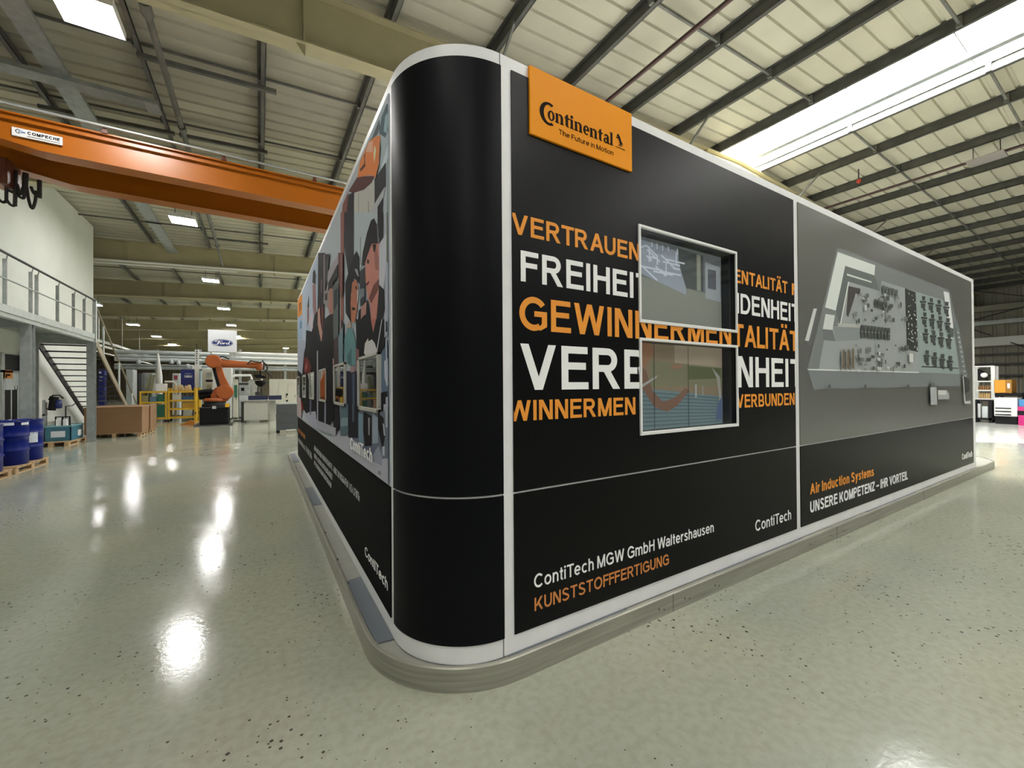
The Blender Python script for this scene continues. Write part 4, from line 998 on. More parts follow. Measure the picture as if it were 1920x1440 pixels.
for (a, b) in ((1.20, 2.14), (3.14, 4.62), (6.2, 7.9)): MB().box(a, b, 2.012, 2.026, 0.1285, 0.1345).build('cover_plate', M_PLATE, kerb)
mb = MB()
for x in (2.585, 5.3, 8.1): mb.box(x-0.002, x+0.002, KY0-0.0012, KY0, 0.002, 0.13)
for x in (2.43, 2.72, 3.1, 4.7, 5.15, 5.45): mb.box(x-0.006, x+0.006, KY0-0.0015, KY0, 0.055, 0.068); mb.box(x+0.05, x+0.06, KY0-0.0015, KY0, 0.04, 0.05)
mb.build('joint_line', M_DARKMET, kerb)
mb = MB()
for y in (3.42, 3.95, 4.75, 6.2, 8.9): mb.box(0.579, 0.590, y, y+0.035, 0.1285, 0.137)
mb.build('fixing_bolt', M_DARKMET, kerb)
# ================================================================== MEZZANINE, STAIRS
PX = -4.55      # platform edge
mz = thing('mezzanine_platform', 'galvanised steel platform with railing along the white block at the left', 'platform', (PX, 14, 0))
MB().box(WLX+0.02, PX-0.02, 4.0, 18.40, 3.38, 3.44).build('deck', M_GALV, mz)
mb = MB()   # edge channel and toe board
mb.box(PX-0.02, PX, 4.0, 18.45, 3.30, 3.46); mb.box(PX-0.10, PX-0.03, 4.0, 18.45, 3.19, 3.37); mb.box(PX-0.03, PX+0.02, 4.0, 18.45, 3.19, 3.205)
mb.build('edge_beam', M_GALV_LT, mz)
for y in (7.0, 10.5, 14.05, 18.30):
    MB().box(WLX+0.05, PX-0.11, y-0.06, y+0.06, 3.10, 3.38).build('cross_beam', M_DARKMET if y < 14 else M_GALV, mz)
for y in (7.0, 14.05, 18.30):
    for x in (PX-0.07, WLX+0.25):
        mb = MB()
        mb.box(x-0.09, x+0.09, y-0.10, y-0.088, 0, 3.19).box(x-0.09, x+0.09, y+0.088, y+0.10, 0, 3.19).box(x-0.006, x+0.006, y-0.088, y+0.088, 0, 3.19)
        mb.box(x-0.13, x+0.13, y-0.14, y+0.14, 0, 0.015).build('column', M_GALV, mz)
for y in (6.0, 7.5, 9.0, 10.5, 11.6, 13.0, 14.15, 14.45, 15.65, 16.75, 17.6):
    MB().box(PX-0.085, PX-0.021, y-0.012, y+0.012, 3.46, 4.44).tube([(PX-0.03, y, 4.44), (PX-0.01, y, 4.53)], 0.012, 6).build('railing_post', M_GALV, mz)
mb = MB(); mb.box(PX-0.06, PX+0.02, 18.36, 18.48, 3.19, 4.56).build('end_post', M_GALV_LT, mz)
MB().tube([(PX, 4, 4.54), (PX, 18.42, 4.54)], 0.028, 8).build('handrail', M_DARKMET, mz)
MB().tube([(PX, 4, 4.00), (PX, 18.42, 4.00)], 0.018, 8).build('mid_rail', M_GALV, mz)

SL = 0.62; YS0 = 18.45; YS1 = YS0+3.36/SL
st = thing('staircase', 'open steel staircase going down behind the end of the left platform', 'staircase', (PX-0.7, 21, 0))
XA, XBs = WLX+0.22, PX-0.05
def szz(y): return 3.36-SL*(y-YS0)
M_STRG = mat('tan_primed_stringer', (0.30, 0.26, 0.18), 0.5, var=0.1)
for x, m in ((XA, M_DARKMET), (XBs, M_STRG)):
    mb = MB(); mb.add([(x+d, y, szz(y)+h) for d in (-0.02, 0.02) for (y, h) in ((YS0+0.06, -0.16), (YS1-0.05, -0.10), (YS1-0.05, 0.10), (YS0+0.06, 0.10))],
                      [(0,1,2,3), (7,6,5,4), (0,4,5,1), (1,5,6,2), (2,6,7,3), (3,7,4,0)])
    mb.build('stringer', m, st)
NT = 17
for i in range(NT):
    y = YS0+0.10+(YS1-YS0-0.2)*i/NT; z = szz(y)+0.02
    MB().box(XA+0.02, XBs-0.02, y-0.02, y+0.22, z-0.035, z).build('tread', M_DARKMET, st)
for x in (XBs+0.02,):
    mb = MB(); pts = [(x, YS0+0.10, szz(YS0)+1.02), (x, YS1-0.1, szz(YS1)+1.02)]
    mb.tube(pts, 0.028, 8).build('handrail', M_STRG if x > -5 else M_DARKMET, st)
    for f in (0.16, 0.5, 0.84):
        y = YS0+(YS1-YS0)*f; MB().tube([(x, y, szz(y)-0.05), (x, y, szz(y)+1.0)], 0.03, 8).build('railing_post', M_GALV_LT, st)

# door and notices in the white block
d = MB(); dx = WLX+0.02
P0, P1 = at(4, 785, x=dx), at(34, 700, x=dx)
yA, yB, zB = P0.y, P1.y, P1.z
door = MB().box(WLX, dx+0.02, yA, yB, 0.0, zB).build('door_1', M_GALV_LT); struct(door)
W = yB-yA
mb = MB()
mb.box(dx+0.02, dx+0.05, yA-0.16, yA, 0, zB+0.55).box(dx+0.02, dx+0.05, yB, yB+0.10, 0, zB+0.55).box(dx+0.02, dx+0.05, yA-0.16, yB+0.1, zB, zB+0.06)
mb.build('door_frame', M_GALV, door)
MB().box(dx, dx+0.03, yA, yB+1.0, zB+0.08, zB+0.52).build('transom', M_BLACK, door)
mb = MB(); hz = at(20, 731, x=dx).z
mb.box(dx+0.02, dx+0.026, yA+W*.10, yA+W*.44, 0.35, hz).box(dx+0.02, dx+0.026, yA+W*.54, yA+W*.86, 0.35, hz).build('door_glass', M_BLACK, door)
mb = MB(); zc = at(28, 733, x=dx).z; letter(mb, 'L3', lambda a, b: (dx+0.021, a, b), yA+W*0.68, yA+W*0.92, at(28, 731, x=dx).z, 0.13, nrm=(1, 0, 0), t=0.2)
mb.build('lettering', M_DARKMET, door)
mb = MB(); zq = at(20, 727, x=dx).z; mb.box(dx+0.02, dx+0.024, yA+W*.14, yA+W*.44, zq-0.05, zq+0.32).box(dx+0.02, dx+0.024, yA+W*.56, yA+W*.92, zq+0.05, zq+0.30).build('notice', M_GALV_LT, door)
s0, s1 = at(6, 693, x=dx+0.05), at(24, 710, x=dx+0.05)
sg = MB().box(dx+0.031, dx+0.05, s0.y, s1.y, s1.z, s0.z).build('warning_sign', mat('sign_orange', (0.52, 0.20, 0.035), 0.5))
tag(sg, 'orange sign with dark text over the door below the platform', 'sign')
mb = MB(); rn = random.Random(8)
for i in range(4):
    z = s0.z-(s0.z-s1.z)*(0.2+0.2*i); mb.box(dx+0.05, dx+0.052, s0.y+0.12, s1.y-rn.uniform(0.1, 0.4), z-0.03, z+0.03)
sg['_o'] = (0, 0, 0); mb.build('lettering', M_INK, sg)

# ================================================================== PALLETS, DRUMS, CARTONS
M_WOOD = mat('pallet_wood', (0.46, 0.31, 0.16), 0.7, var=0.25, vscale=6, stretch=(1, 6, 6))
def pallet(x, y, lx, ly, label):
    t = thing('pallet', label, 'pallet', (x, y, 0), 'wooden pallets on the hall floor')
    mb = MB(); nb = 7
    for i in range(nb):
        yy = y-ly/2+ly*(i+0.5)/nb; mb.box(x-lx/2, x+lx/2, yy-ly/nb*0.42, yy+ly/nb*0.42, 0.122, 0.144)
    mb.build('deck_boards', M_WOOD, t)
    for i in range(3):
        xx = (x-lx/2+0.07, x, x+lx/2-0.07)[i]
        MB().box(xx-0.05, xx+0.05, y-ly/2, y+ly/2, 0.10, 0.1215).box(xx-0.05, xx+0.05, y-ly/2, y+ly/2, 0, 0.022).build('bearer', M_WOOD, t)
        for yy in (y-ly/2+0.07, y, y+ly/2-0.07): MB().box(xx-0.05, xx+0.05, yy-0.07, yy+0.07, 0.0225, 0.0995).build('block', M_WOOD, t)
    return t
pallet(-4.66, 11.32, 1.12, 1.15, 'wooden pallet under the nearer blue drums at the left edge')
pallet(-4.66, 12.78, 1.12, 1.50, 'wooden pallet under the two blue drums nearest the teal crate')
M_DRUM = mat('blue_drum_paint', (0.002, 0.011, 0.15), 0.3, var=0.08, vscale=3, spec=0.2)
M_STICK = mat('white_sticker', (0.62, 0.66, 0.72), 0.5, var=0.06, vscale=8)
def drum(x, y):
    t = thing('steel_drum', 'blue steel drum', 'drum', (x, y, 0.144), 'blue steel drums on pallets')
    r = 0.285; prof = [(r-0.012, 0.144), (r, 0.156)]
    for k in range(1, 3):
        z = 0.144+0.88*k/3; prof += [(r, z-0.03), (r+0.014, z-0.008), (r+0.014, z+0.008), (r, z+0.03)]
    prof += [(r, 1.005), (r+0.008, 1.012), (r+0.008, 1.024), (r-0.012, 1.024), (r-0.016, 1.012), (0.01, 1.010)]
    MB().lathe((x, y, 0), prof, 32).build('body', M_DRUM, t)
    MB().lathe((x+0.14, y, 1.012), [(0.035, 0), (0.035, 0.018), (0.028, 0.022)], 12).build('bung', M_DARKMET, t)
    return t
d0 = drum(-4.40, 12.55)
d0['label'] = 'blue drum with white tags on its rim, middle of the three in the front row'
d1 = dup(d0, (0.0, 0.665, 0)); d1['label'] = 'blue drum with a large white label, nearest to the teal crate'
d2 = dup(d0, (0.0, -1.02, 0)); d2['label'] = 'blue drum cut off by the left edge of the photo'
for dx_, dy_, lab in ((-0.61, 0.0, 'blue drum behind the middle one of the front row'), (-0.61, 0.665, 'blue drum behind the one with the large white label')):
    dd = dup(d0, (dx_, dy_, 0)); dd['label'] = lab
def drum_label(d, cx, cy, a0, a1, z0, z1, name='label_sticker'):
    mb = MB(); r = 0.2995; n = 6
    vs = [(cx+r*cos(radians(a0+(a1-a0)*k/n)), cy+r*sin(radians(a0+(a1-a0)*k/n)), z) for z in (z0, z1) for k in range(n+1)]
    mb.add(vs, [(k, k+1, n+2+k, n+1+k) for k in range(n)], True); d['_o'] = (cx, cy, 0.144)
    mb.build(name, M_STICK, d)
drum_label(d1, -4.40, 13.215, -92, -30, 0.53, 0.75); drum_label(d0, -4.40, 12.55, -100, -55, 0.955, 1.01); drum_label(d2, -4.40, 11.53, -70, -30, 0.60, 0.80)
drum_label(d0, -4.40, 12.55, -35, -5, 0.95, 1.0)

pallet(-5.20, 17.92, 0.80, 1.45, 'wooden pallet under the teal crate in front of the stairs')
M_TEAL = mat('teal_plastic', (0.035, 0.14, 0.20), 0.4, var=0.06)
cx0, cx1, cy0, cy1 = -5.40, -4.84, 17.42, 18.40
crt = thing('plastic_crate', 'teal plastic crate with paper labels on the pallet by the stairs', 'crate', (-5.0, 17.9, 0.144))
mb = MB(); mb.box(cx0, cx1, cy0, cy1, 0.1445, 0.16)
for (a, b, c, d_) in ((cx0, cx1, cy0, cy0+0.02), (cx0, cx1, cy1-0.02, cy1), (cx0, cx0+0.02, cy0, cy1), (cx1-0.02, cx1, cy0, cy1)): mb.box(a, b, c, d_, 0.16, 0.56)
mb.build('body', M_TEAL, crt)
mb = MB()
for (a, b, c, d_) in ((cx0-.02, cx1+.02, cy0-.02, cy0+0.02), (cx0-.02, cx1+.02, cy1-0.02, cy1+.02), (cx0-.02, cx0+0.02, cy0, cy1), (cx1-0.02, cx1+.02, cy0, cy1)): mb.box(a, b, c, d_, 0.56, 0.60)
mb.build('rim', mat('pale_teal_plastic', (0.16, 0.34, 0.38), 0.4), crt)
MB().box(cx0+0.14, cx0+0.44, cy0-0.004, cy0-0.0005, 0.26, 0.44).build('paper_label', M_STICK, crt)
MB().box(cx1+0.0005, cx1+0.004, cy0+0.55, cy0+0.85, 0.24, 0.42).build('paper_label', M_WHITE, crt)
MB().box(cx0+0.03, cx1-0.03, cy0+0.03, cy1-0.03, 0.30, 0.575).build('cover', M_GALV_LT, crt)
# drum pump on a stand behind the crate, canisters on the crate
pm = thing('drum_pump', 'dark pump with a blue motor on a grey stand by the striped wall', 'pump', (-5.30, 18.15, 0))
MB().box(-5.50, -5.44, 17.62, 17.68, 0.145, 1.36).box(-5.50, -5.44, 17.74, 17.80, 0.58, 1.30).box(-5.50, -5.44, 17.62, 17.80, 0.90, 0.95).build('stand', M_GALV, pm)
MB().tube([(-5.33, 17.72, 1.05), (-5.30, 17.72, 1.34)], 0.085, 12).tube([(-5.30, 17.72, 1.34), (-5.27, 17.72, 1.46)], [0.11, 0.10], 12).build('pump_body', M_BLACK, pm)
MB().lathe((-5.20, 17.74, 1.24), [(0.04, -0.14), (0.085, -0.12), (0.085, 0.10), (0.04, 0.13)], 14).build('motor', mat('navy_motor', (0.012, 0.02, 0.11), 0.35), pm)
MB().tube([(-5.36, 17.72, 1.38), (-5.30, 17.70, 1.50), (-5.16, 17.70, 1.50), (-5.08, 17.72, 1.40)], 0.022, 8).tube([(-5.45, 17.65, 1.25), (-5.45, 17.65, 1.12), (-5.36, 17.65, 1.10)], 0.015, 6).build('hose', M_RUBBER, pm)
hd = thing('tool_holder', 'black bent-arm holder standing in the teal crate', 'holder', (-5.05, 17.75, 0.575))
MB().box(-5.26, -5.23, 17.70, 17.73, 0.5755, 0.86).box(-4.96, -4.93, 17.70, 17.73, 0.5755, 0.86).box(-5.26, -4.93, 17.70, 17.73, 0.83, 0.86).box(-5.12, -5.08, 17.70, 17.73, 0.5755, 0.83).build('frame', M_BLACK, hd)
MB().box(-5.06, -5.03, 17.74, 17.77, 0.5755, 1.17).tube([(-5.045, 17.755, 1.16), (-4.90, 17.755, 1.18), (-4.84, 17.755, 1.24)], 0.014, 6).build('arm', M_DARKMET, hd)
for i, (x, lab) in enumerate(((-5.17, 'white canister in the left half of the black holder'), (-5.02, 'white canister in the right half of the black holder'))):
    c = thing('canister', lab, 'canister', (x, 17.66, 0.576), 'white canisters on the teal crate')
    MB().box(x-0.045, x+0.045, 17.60, 17.69, 0.5765, 0.78).build('body', M_WHITE, c, bevel=0.012); MB().lathe((x, 17.645, 0.78), [(0.02, 0), (0.02, 0.025), (0.015, 0.03)], 10).build('cap', M_GALV_LT, c)

# big cartons
M_CARD = mat('brown_cardboard', (0.27, 0.15, 0.072), 0.75, var=0.06, vscale=2)
def carton(x0, x1, y0, y1, label):
    pallet((x0+x1)/2, (y0+y1)/2, x1-x0-0.02, y1-y0-0.02, 'wooden pallet under the '+label.split(' cardboard')[0]+' cardboard carton')
    t = thing('carton', label, 'carton', ((x0+x1)/2, (y0+y1)/2, 0.144), 'large cardboard cartons on pallets')
    MB().box(x0, x1, y0, y1, 0.1445, 1.03).build('body', M_CARD, t)
    MB().box(x0-0.006, x1+0.006, y0-0.006, y1+0.006, 0.95, 1.055).build('lid', M_CARD, t)
    MB().box(x1+0.0065, x1+0.008, (y0+y1)/2-0.03, (y0+y1)/2+0.03, 0.80, 1.05).build('tape', mat('packing_tape', (0.30, 0.17, 0.08), 0.3), t)
carton(-5.05, -3.58, 19.30, 20.36, 'nearer large brown cardboard carton beside the steel column')
carton(-5.05, -3.55, 20.46, 21.52, 'farther large brown cardboard carton behind the nearer one')

# ================================================================== INDUSTRIAL ROBOT
M_ROB = mat('robot_orange', (0.35, 0.086, 0.016), 0.38, var=0.06, vscale=2)
M_ROBD = mat('robot_orange_shade', (0.30, 0.07, 0.02), 0.4)
RY = 23.6
def rp(u, v, dy=0.0): p = at(u, v, y=RY); return Vector((p.x, RY+dy, p.z))
rob = thing('industrial_robot', 'orange industrial robot arm reaching right from a black pedestal', 'robot', (-1.8, RY, 0))
MB().box(-2.52, -1.10, RY-0.75, RY+0.75, 0, 0.05).build('base_plate', M_DARKMET, rob)
MB().box(-2.33, -1.25, RY-0.58, RY+0.58, 0.05, 0.80).build('pedestal', M_BLACK, rob, bevel=0.03)
MB().box(-2.35, -1.23, RY-0.60, RY+0.60, 0.80, 0.83).build('pedestal_top', M_DARKMET, rob)
MB().lathe((-1.80, RY, 0), [(0.50, 0.831), (0.50, 0.94), (0.42, 0.98), (0.42, 1.08)], 24).build('foot', M_BLACK, rob)
MB().lathe((-1.80, RY, 0), [(0.44, 1.081), (0.46, 1.10), (0.46, 1.20), (0.38, 1.24)], 24).build('slewing_ring', M_ROB, rob)
c1 = rp(422, 735)     # shoulder axis
mb = MB(); mb.prism([tuple((p.x, p.z)) for p in [rp(396, 752), rp(425, 753), rp(436, 742), rp(437, 728), rp(420, 722), rp(404, 727), rp(396, 740)]], 'y', RY-0.26, RY+0.26)
mb.build('carousel', M_ROB, rob, bevel=0.04)
mb = MB(); a = rp(373, 741); b = rp(402, 738); mb.tube([a, b], 0.22, 14).tube([rp(375, 735, -0.25), rp(398, 732, -0.25)], 0.10, 10); mb.build('motor', M_BLACK, rob)
MB().lathe((c1.x, RY, c1.z), [(0.30, -0.36), (0.34, -0.33), (0.34, 0.33), (0.30, 0.36)], 22, 'y').build('shoulder_joint', M_ROB, rob)
# link arm: a curved, tapering box from shoulder to elbow
def swept(pts, ws, hy, name, m):
    mb = MB(); L = []; R_ = []
    for i, p in enumerate(pts):
        d = (pts[min(i+1, len(pts)-1)]-pts[max(0, i-1)]).normalized(); nrm = Vector((-d.z, 0, d.x)); L.append(p+nrm*ws[i]); R_.append(p-nrm*ws[i])
    n = len(pts); vs = []
    for y in (RY-hy, RY+hy):
        vs += [(p.x, y, p.z) for p in L]+[(p.x, y, p.z) for p in R_]
    fs = []
    for o in (0, 2*n): fs += [(o+i, o+i+1, o+n+i+1, o+n+i) for i in range(n-1)]
    for o in (0, n): fs += [(o+i, o+i+1, 2*n+o+i+1, 2*n+o+i) for i in range(n-1)]
    fs += [(0, n, 3*n, 2*n), (n-1, 2*n-1, 4*n-1, 3*n-1)]
    mb.add(vs, fs); return mb.build(name, m, rob, bevel=0.03)
swept([rp(424, 735), rp(419, 722), rp(413, 707), rp(408, 692), rp(404, 678)], [0.27, 0.22, 0.19, 0.19, 0.20], 0.17, 'link_arm', M_ROB)
swept([rp(412, 728, 0), rp(408, 714), rp(404, 700), rp(402, 690)], [0.07, 0.065, 0.065, 0.07], 0.20, 'cable_guard', M_BLACK)
c2 = rp(401, 678)
MB().lathe((c2.x, RY, c2.z), [(0.26, -0.34), (0.31, -0.31), (0.31, 0.31), (0.26, 0.34)], 22, 'y').build('elbow_joint', M_ROB, rob)
MB().tube([rp(392, 678), rp(411, 680)], 0.24, 14).build('elbow_housing', M_ROB, rob)
MB().tube([rp(409, 680), rp(424, 682), rp(462, 684), rp(484, 686)], [0.23, 0.19, 0.155, 0.15], 16).build('forearm', M_ROB, rob)
MB().tube([rp(479, 684), rp(486, 686), rp(488, 694)], [0.17, 0.20, 0.15], 14).build('wrist', M_ROB, rob)
mb = MB()
for pts in (((404, 672), (418, 669), (430, 673)), ((464, 684), (470, 677), (480, 679), (490, 680), (492, 676), (495, 682), (494, 694)), ((494, 680), (501, 685), (501, 693), (496, 696)), ((498, 694), (505, 702), (511, 706), (508, 709))):
    P = [rp(*q_, -0.22) for q_ in pts]; mb.tube(P, 0.035, 8)
mb.build('cable_hose', M_RUBBER, rob)
mb = MB(); mb.tube([rp(488, 694), rp(488, 703)], 0.03, 8); mb.prism([tuple((p.x, p.z)) for p in (rp(476, 703), rp(488, 702), rp(500, 707), rp(496, 710), rp(482, 709), rp(476, 706))], 'y', RY-0.2, RY+0.2)
mb.build('gripper', M_BLACK, rob)
p = rp(429, 759); MB().box(p.x-0.10, p.x+0.06, RY-0.68, RY-0.585, p.z-0.08, p.z+0.08).build('junction_box', mat('signal_yellow', (0.72, 0.40, 0.015), 0.4), rob)
p = rp(404, 763); MB().box(p.x-0.07, p.x+0.07, RY-0.60, RY-0.582, p.z-0.06, p.z+0.05).build('rating_plate', M_WHITE, rob)

# machine table right of the robot
TY = 23.9
def tp(u, v, yy=TY): return at(u, v, y=yy)
M_MACH = mat('light_grey_machine', (0.42, 0.42, 0.37), 0.5, var=0.04)
M_NAVY = mat('navy_panel', (0.012, 0.018, 0.055), 0.4)
x0, x1 = tp(457, 790).x, tp(502, 790).x
mt = thing('machine_table', 'grey machine table with a dark dome above it right of the robot', 'machine', ((x0+x1)/2, TY, 0))
MB().box(x0, x1, TY-0.02, TY+0.9, 0.10, 1.06).build('cabinet', M_MACH, mt, bevel=0.02)
MB().box(x0-0.11, x0-0.005, TY+0.1, TY+0.9, 0.0, 1.0).build('side_leg', M_DARKMET, mt)
for x in (x0+0.06, x1-0.06): MB().box(x-0.04, x+0.04, TY+0.02, TY+0.10, 0, 0.10).build('foot', M_DARKMET, mt)
xa, xm, xb = tp(449, 745).x, tp(465, 745).x, tp(528, 745).x
MB().box(xa, xb, TY-0.10, TY+0.9, 1.065, 1.10).build('table_top', M_GALV_LT, mt)
MB().box(xa, xm, TY-0.08, TY+0.25, 1.105, 1.32).build('control_box', M_GALV_LT, mt)
for a_, b_ in ((465.5, 502), (504, 528)):
    MB().box(tp(a_, 745).x, tp(b_, 745).x, TY-0.09, TY-0.03, 1.10, 1.31).build('display_strip', M_NAVY, mt)
MB().box(tp(506, 745).x, tp(517, 745).x, TY+0.3, TY+0.8, 0.0, 1.065).build('pedestal', M_MACH, mt)
c = tp(489, 714); mb = MB(); mb.lathe((c.x, TY+0.2, c.z), [(0.02, -0.30), (0.14, -0.26), (0.23, -0.16), (0.27, 0.0), (0.26, 0.01), (0.02, 0.02)], 20); mb.build('dome', M_BLACK, mt)
MB().tube([(c.x-0.14, TY+0.2, 1.31), (c.x-0.10, TY+0.2, c.z-0.24)], 0.035, 8).tube([(c.x+0.05, TY+0.25, 1.31), (c.x+0.02, TY+0.2, c.z-0.26)], 0.03, 8).box(c.x-0.24, c.x-0.04, TY+0.08, TY+0.3, 1.315, 1.50).build('support', M_DARKMET, mt)
MB().tube([(c.x+0.03, TY+0.15, c.z+0.02), (c.x+0.03, TY+0.15, c.z+0.30)], 0.05, 8).build('spindle', M_WHITE, mt)
# dark grey box at the booth edge
gx0, gx1 = at(519, 810, y=17.6).x, 1.5
gb = thing('storage_box', 'dark grey ribbed box standing on the floor beside the booth edge', 'box', (gx0+0.4, 17.9, 0))
MB().box(gx0, gx1, 17.6, 18.5, 0.10, 0.34).box(gx0+0.01, gx1-0.01, 17.61, 18.49, 0.34, 0.36).box(gx0, gx1, 17.6, 18.5, 0.36, 0.70).box(gx0+0.01, gx1-0.01, 17.61, 18.49, 0.70, 0.72).box(gx0, gx1, 17.6, 18.5, 0.72, 1.06).build('body', mat('anthracite_plastic', (0.075, 0.085, 0.09), 0.45, var=0.06), gb)
MB().box(gx0-0.01, gx1+0.01, 17.59, 18.51, 1.06, 1.095).build('lid', M_GALV, gb)
for x in (gx0+0.05, gx1-0.05): MB().box(x-0.05, x+0.05, 17.62, 18.48, 0, 0.10).build('skid', M_BLACK, gb)
MB().box(gx0+0.30, gx0+0.62, 17.585, 17.599, 0.085, 0.115).build('handle', M_WHITE, gb)

# ================================================================== BACKGROUND WORKSHOP
M_YEL = mat('trolley_yellow', (0.66, 0.39, 0.02), 0.45, var=0.08)
M_GRN = mat('green_bin', (0.02, 0.13, 0.07), 0.45)
M_CREAM = mat('cream_cabinet', (0.55, 0.54, 0.45), 0.5, var=0.04)
YY = 27.4
def bx(u0, u1, v0, v1, y): a, b = at(u0, v1, y=y), at(u1, v0, y=y); return a.x, b.x, max(0, a.z), b.z
def trolley(u0, u1, y, dep, label, levels, top):
    x0, x1, _, _ = bx(u0, u1, 735, 789, y)
    t = thing('shelf_trolley', label, 'trolley', ((x0+x1)/2, y+dep/2, 0), 'yellow shelf trolleys')
    for x in (x0, x1):
        for yy in (y, y+dep): MB().tube([(x, yy, 0.10), (x, yy, top)], 0.045, 8).build('post', M_YEL, t); MB().lathe((x, yy, 0.05), [(0.02, -0.02), (0.05, -0.02), (0.05, 0.02), (0.02, 0.02)], 12, 'y').build('castor', M_BLACK, t)
    for z in levels:
        MB().box(x0, x1, y, y+dep, z-0.02, z).box(x0-0.02, x1+0.02, y-0.025, y+0.025, z-0.045, z+0.045).box(x0-0.02, x1+0.02, y+dep-0.02, y+dep+0.02, z-0.03, z+0.03).build('shelf', M_YEL, t)
    return x0, x1
xa0, xa1 = trolley(263, 311, YY, 0.8, 'yellow shelf trolley with green bins behind the cartons', (0.18, 0.98, 1.52), 1.56)
xb0, xb1 = trolley(316, 366, YY, 0.8, 'yellow shelf trolley next to the black robot pedestal', (0.18, 0.62, 1.06, 1.52), 1.72)
MB_ = MB
def bin_(x0, x1, y, z, h, m, label, d=0.5):
    t = thing('storage_bin', label, 'bin', ((x0+x1)/2, y+d/2, z), 'bins on the yellow trolleys')
    mb = MB(); e = 0.02
    mb.box(x0, x1, y, y+d, z+0.001, z+e)
    for (a, b, c, dd) in ((x0, x1, y, y+e), (x0, x1, y+d-e, y+d), (x0, x0+e, y+e, y+d-e), (x1-e, x1, y+e, y+d-e)): mb.box(a, b, c, dd, z+e, z+h)
    mb.build('body', m, t); MB().box(x0-0.015, x1+0.015, y-0.015, y+0.015, z+h-0.03, z+h).build('rim', m, t)
w = xa1-xa0
bin_(xa0+w*0.66, xa1-0.06, YY+0.05, 0.98, 0.42, M_GRN, 'green bin on the upper shelf of the left yellow trolley')
bin_(xa0+w*0.36, xa0+w*0.62, YY+0.05, 0.98, 0.30, mat('blue_bin', (0.10, 0.18, 0.25), 0.4), 'blue-grey bin beside the green one on the left yellow trolley')
bin_(xa0+w*0.05, xa0+w*0.30, YY+0.05, 0.98, 0.36, mat('olive_bin', (0.24, 0.22, 0.10), 0.5), 'olive bin at the left end of the left yellow trolley')
bin_(xa0+w*0.64, xa1-0.06, YY+0.05, 0.18, 0.66, M_GRN, 'tall green bin on the bottom shelf of the left yellow trolley')
w = xb1-xb0
bin_(xb0+w*0.50, xb1-0.06, YY+0.05, 0.62, 0.36, mat('ochre_bin', (0.50, 0.28, 0.03), 0.5), 'ochre bin on the lower shelf of the right yellow trolley')
bin_(xb0+w*0.18, xb0+w*0.46, YY+0.05, 1.06, 0.30, M_CREAM, 'cream bin on the middle shelf of the right yellow trolley')
bin_(xb0+w*0.52, xb0+w*0.92, YY+0.05, 1.06, 0.22, mat('cobalt_bin', (0.03, 0.10, 0.25), 0.4), 'cobalt bin on the middle shelf of the right yellow trolley')
def boxthing(name, label, cat, x0, x1, y0, y1, z0, z1, m, group=None, bevel=0.01):
    t = thing(name, label, cat, ((x0+x1)/2, (y0+y1)/2, z0), group); MB().box(x0, x1, y0, y1, z0+0.001, z1).build('body', m, t, bevel=bevel); return t
x0, x1, _, _ = bx(291, 310, 720, 735, YY)
boxthing('cardboard_box', 'white box on top of the left yellow trolley', 'box', x0, x1, YY+0.1, YY+0.6, 1.55, 1.55+0.40, M_WHITE)
bxw = thing('casting', 'tan castings heaped on the right yellow trolley', 'casting', (xb0+0.4, YY+0.3, 1.55))
mb = MB(); rn = random.Random(21)
for i in range(9):
    x = xb0+0.1+rn.random()*0.7; y = YY+0.15+rn.random()*0.4; mb.lathe((x, y, 1.551), [(0.09, 0), (0.11, 0.05), (0.06, 0.16+0.2*rn.random()), (0.04, 0.30)], 10)
mb.build('heap', mat('tan_casting', (0.55, 0.40, 0.20), 0.6), bxw)
# yellow bollard posts at the robot cell
for u, lab in ((367, 'yellow guard post nearest the robot pedestal'), (374, 'yellow guard post just behind the nearest one')):
    yq = 26.2 if u == 367 else 27.0; a = at(u, 727, y=yq)
    t = thing('guard_post', lab, 'post', (a.x, yq, 0), 'yellow guard posts'); MB().box(a.x-0.09, a.x+0.09, yq-0.09, yq+0.09, 0, 0.02).tube([(a.x, yq, 0.02), (a.x, yq, a.z)], 0.075, 10).build('post', M_YEL, t)
    MB().tube([(a.x, yq-0.08, 0.4), (a.x, yq-0.08, 0.5)], 0.03, 6).build('clamp', M_DARKMET, t)
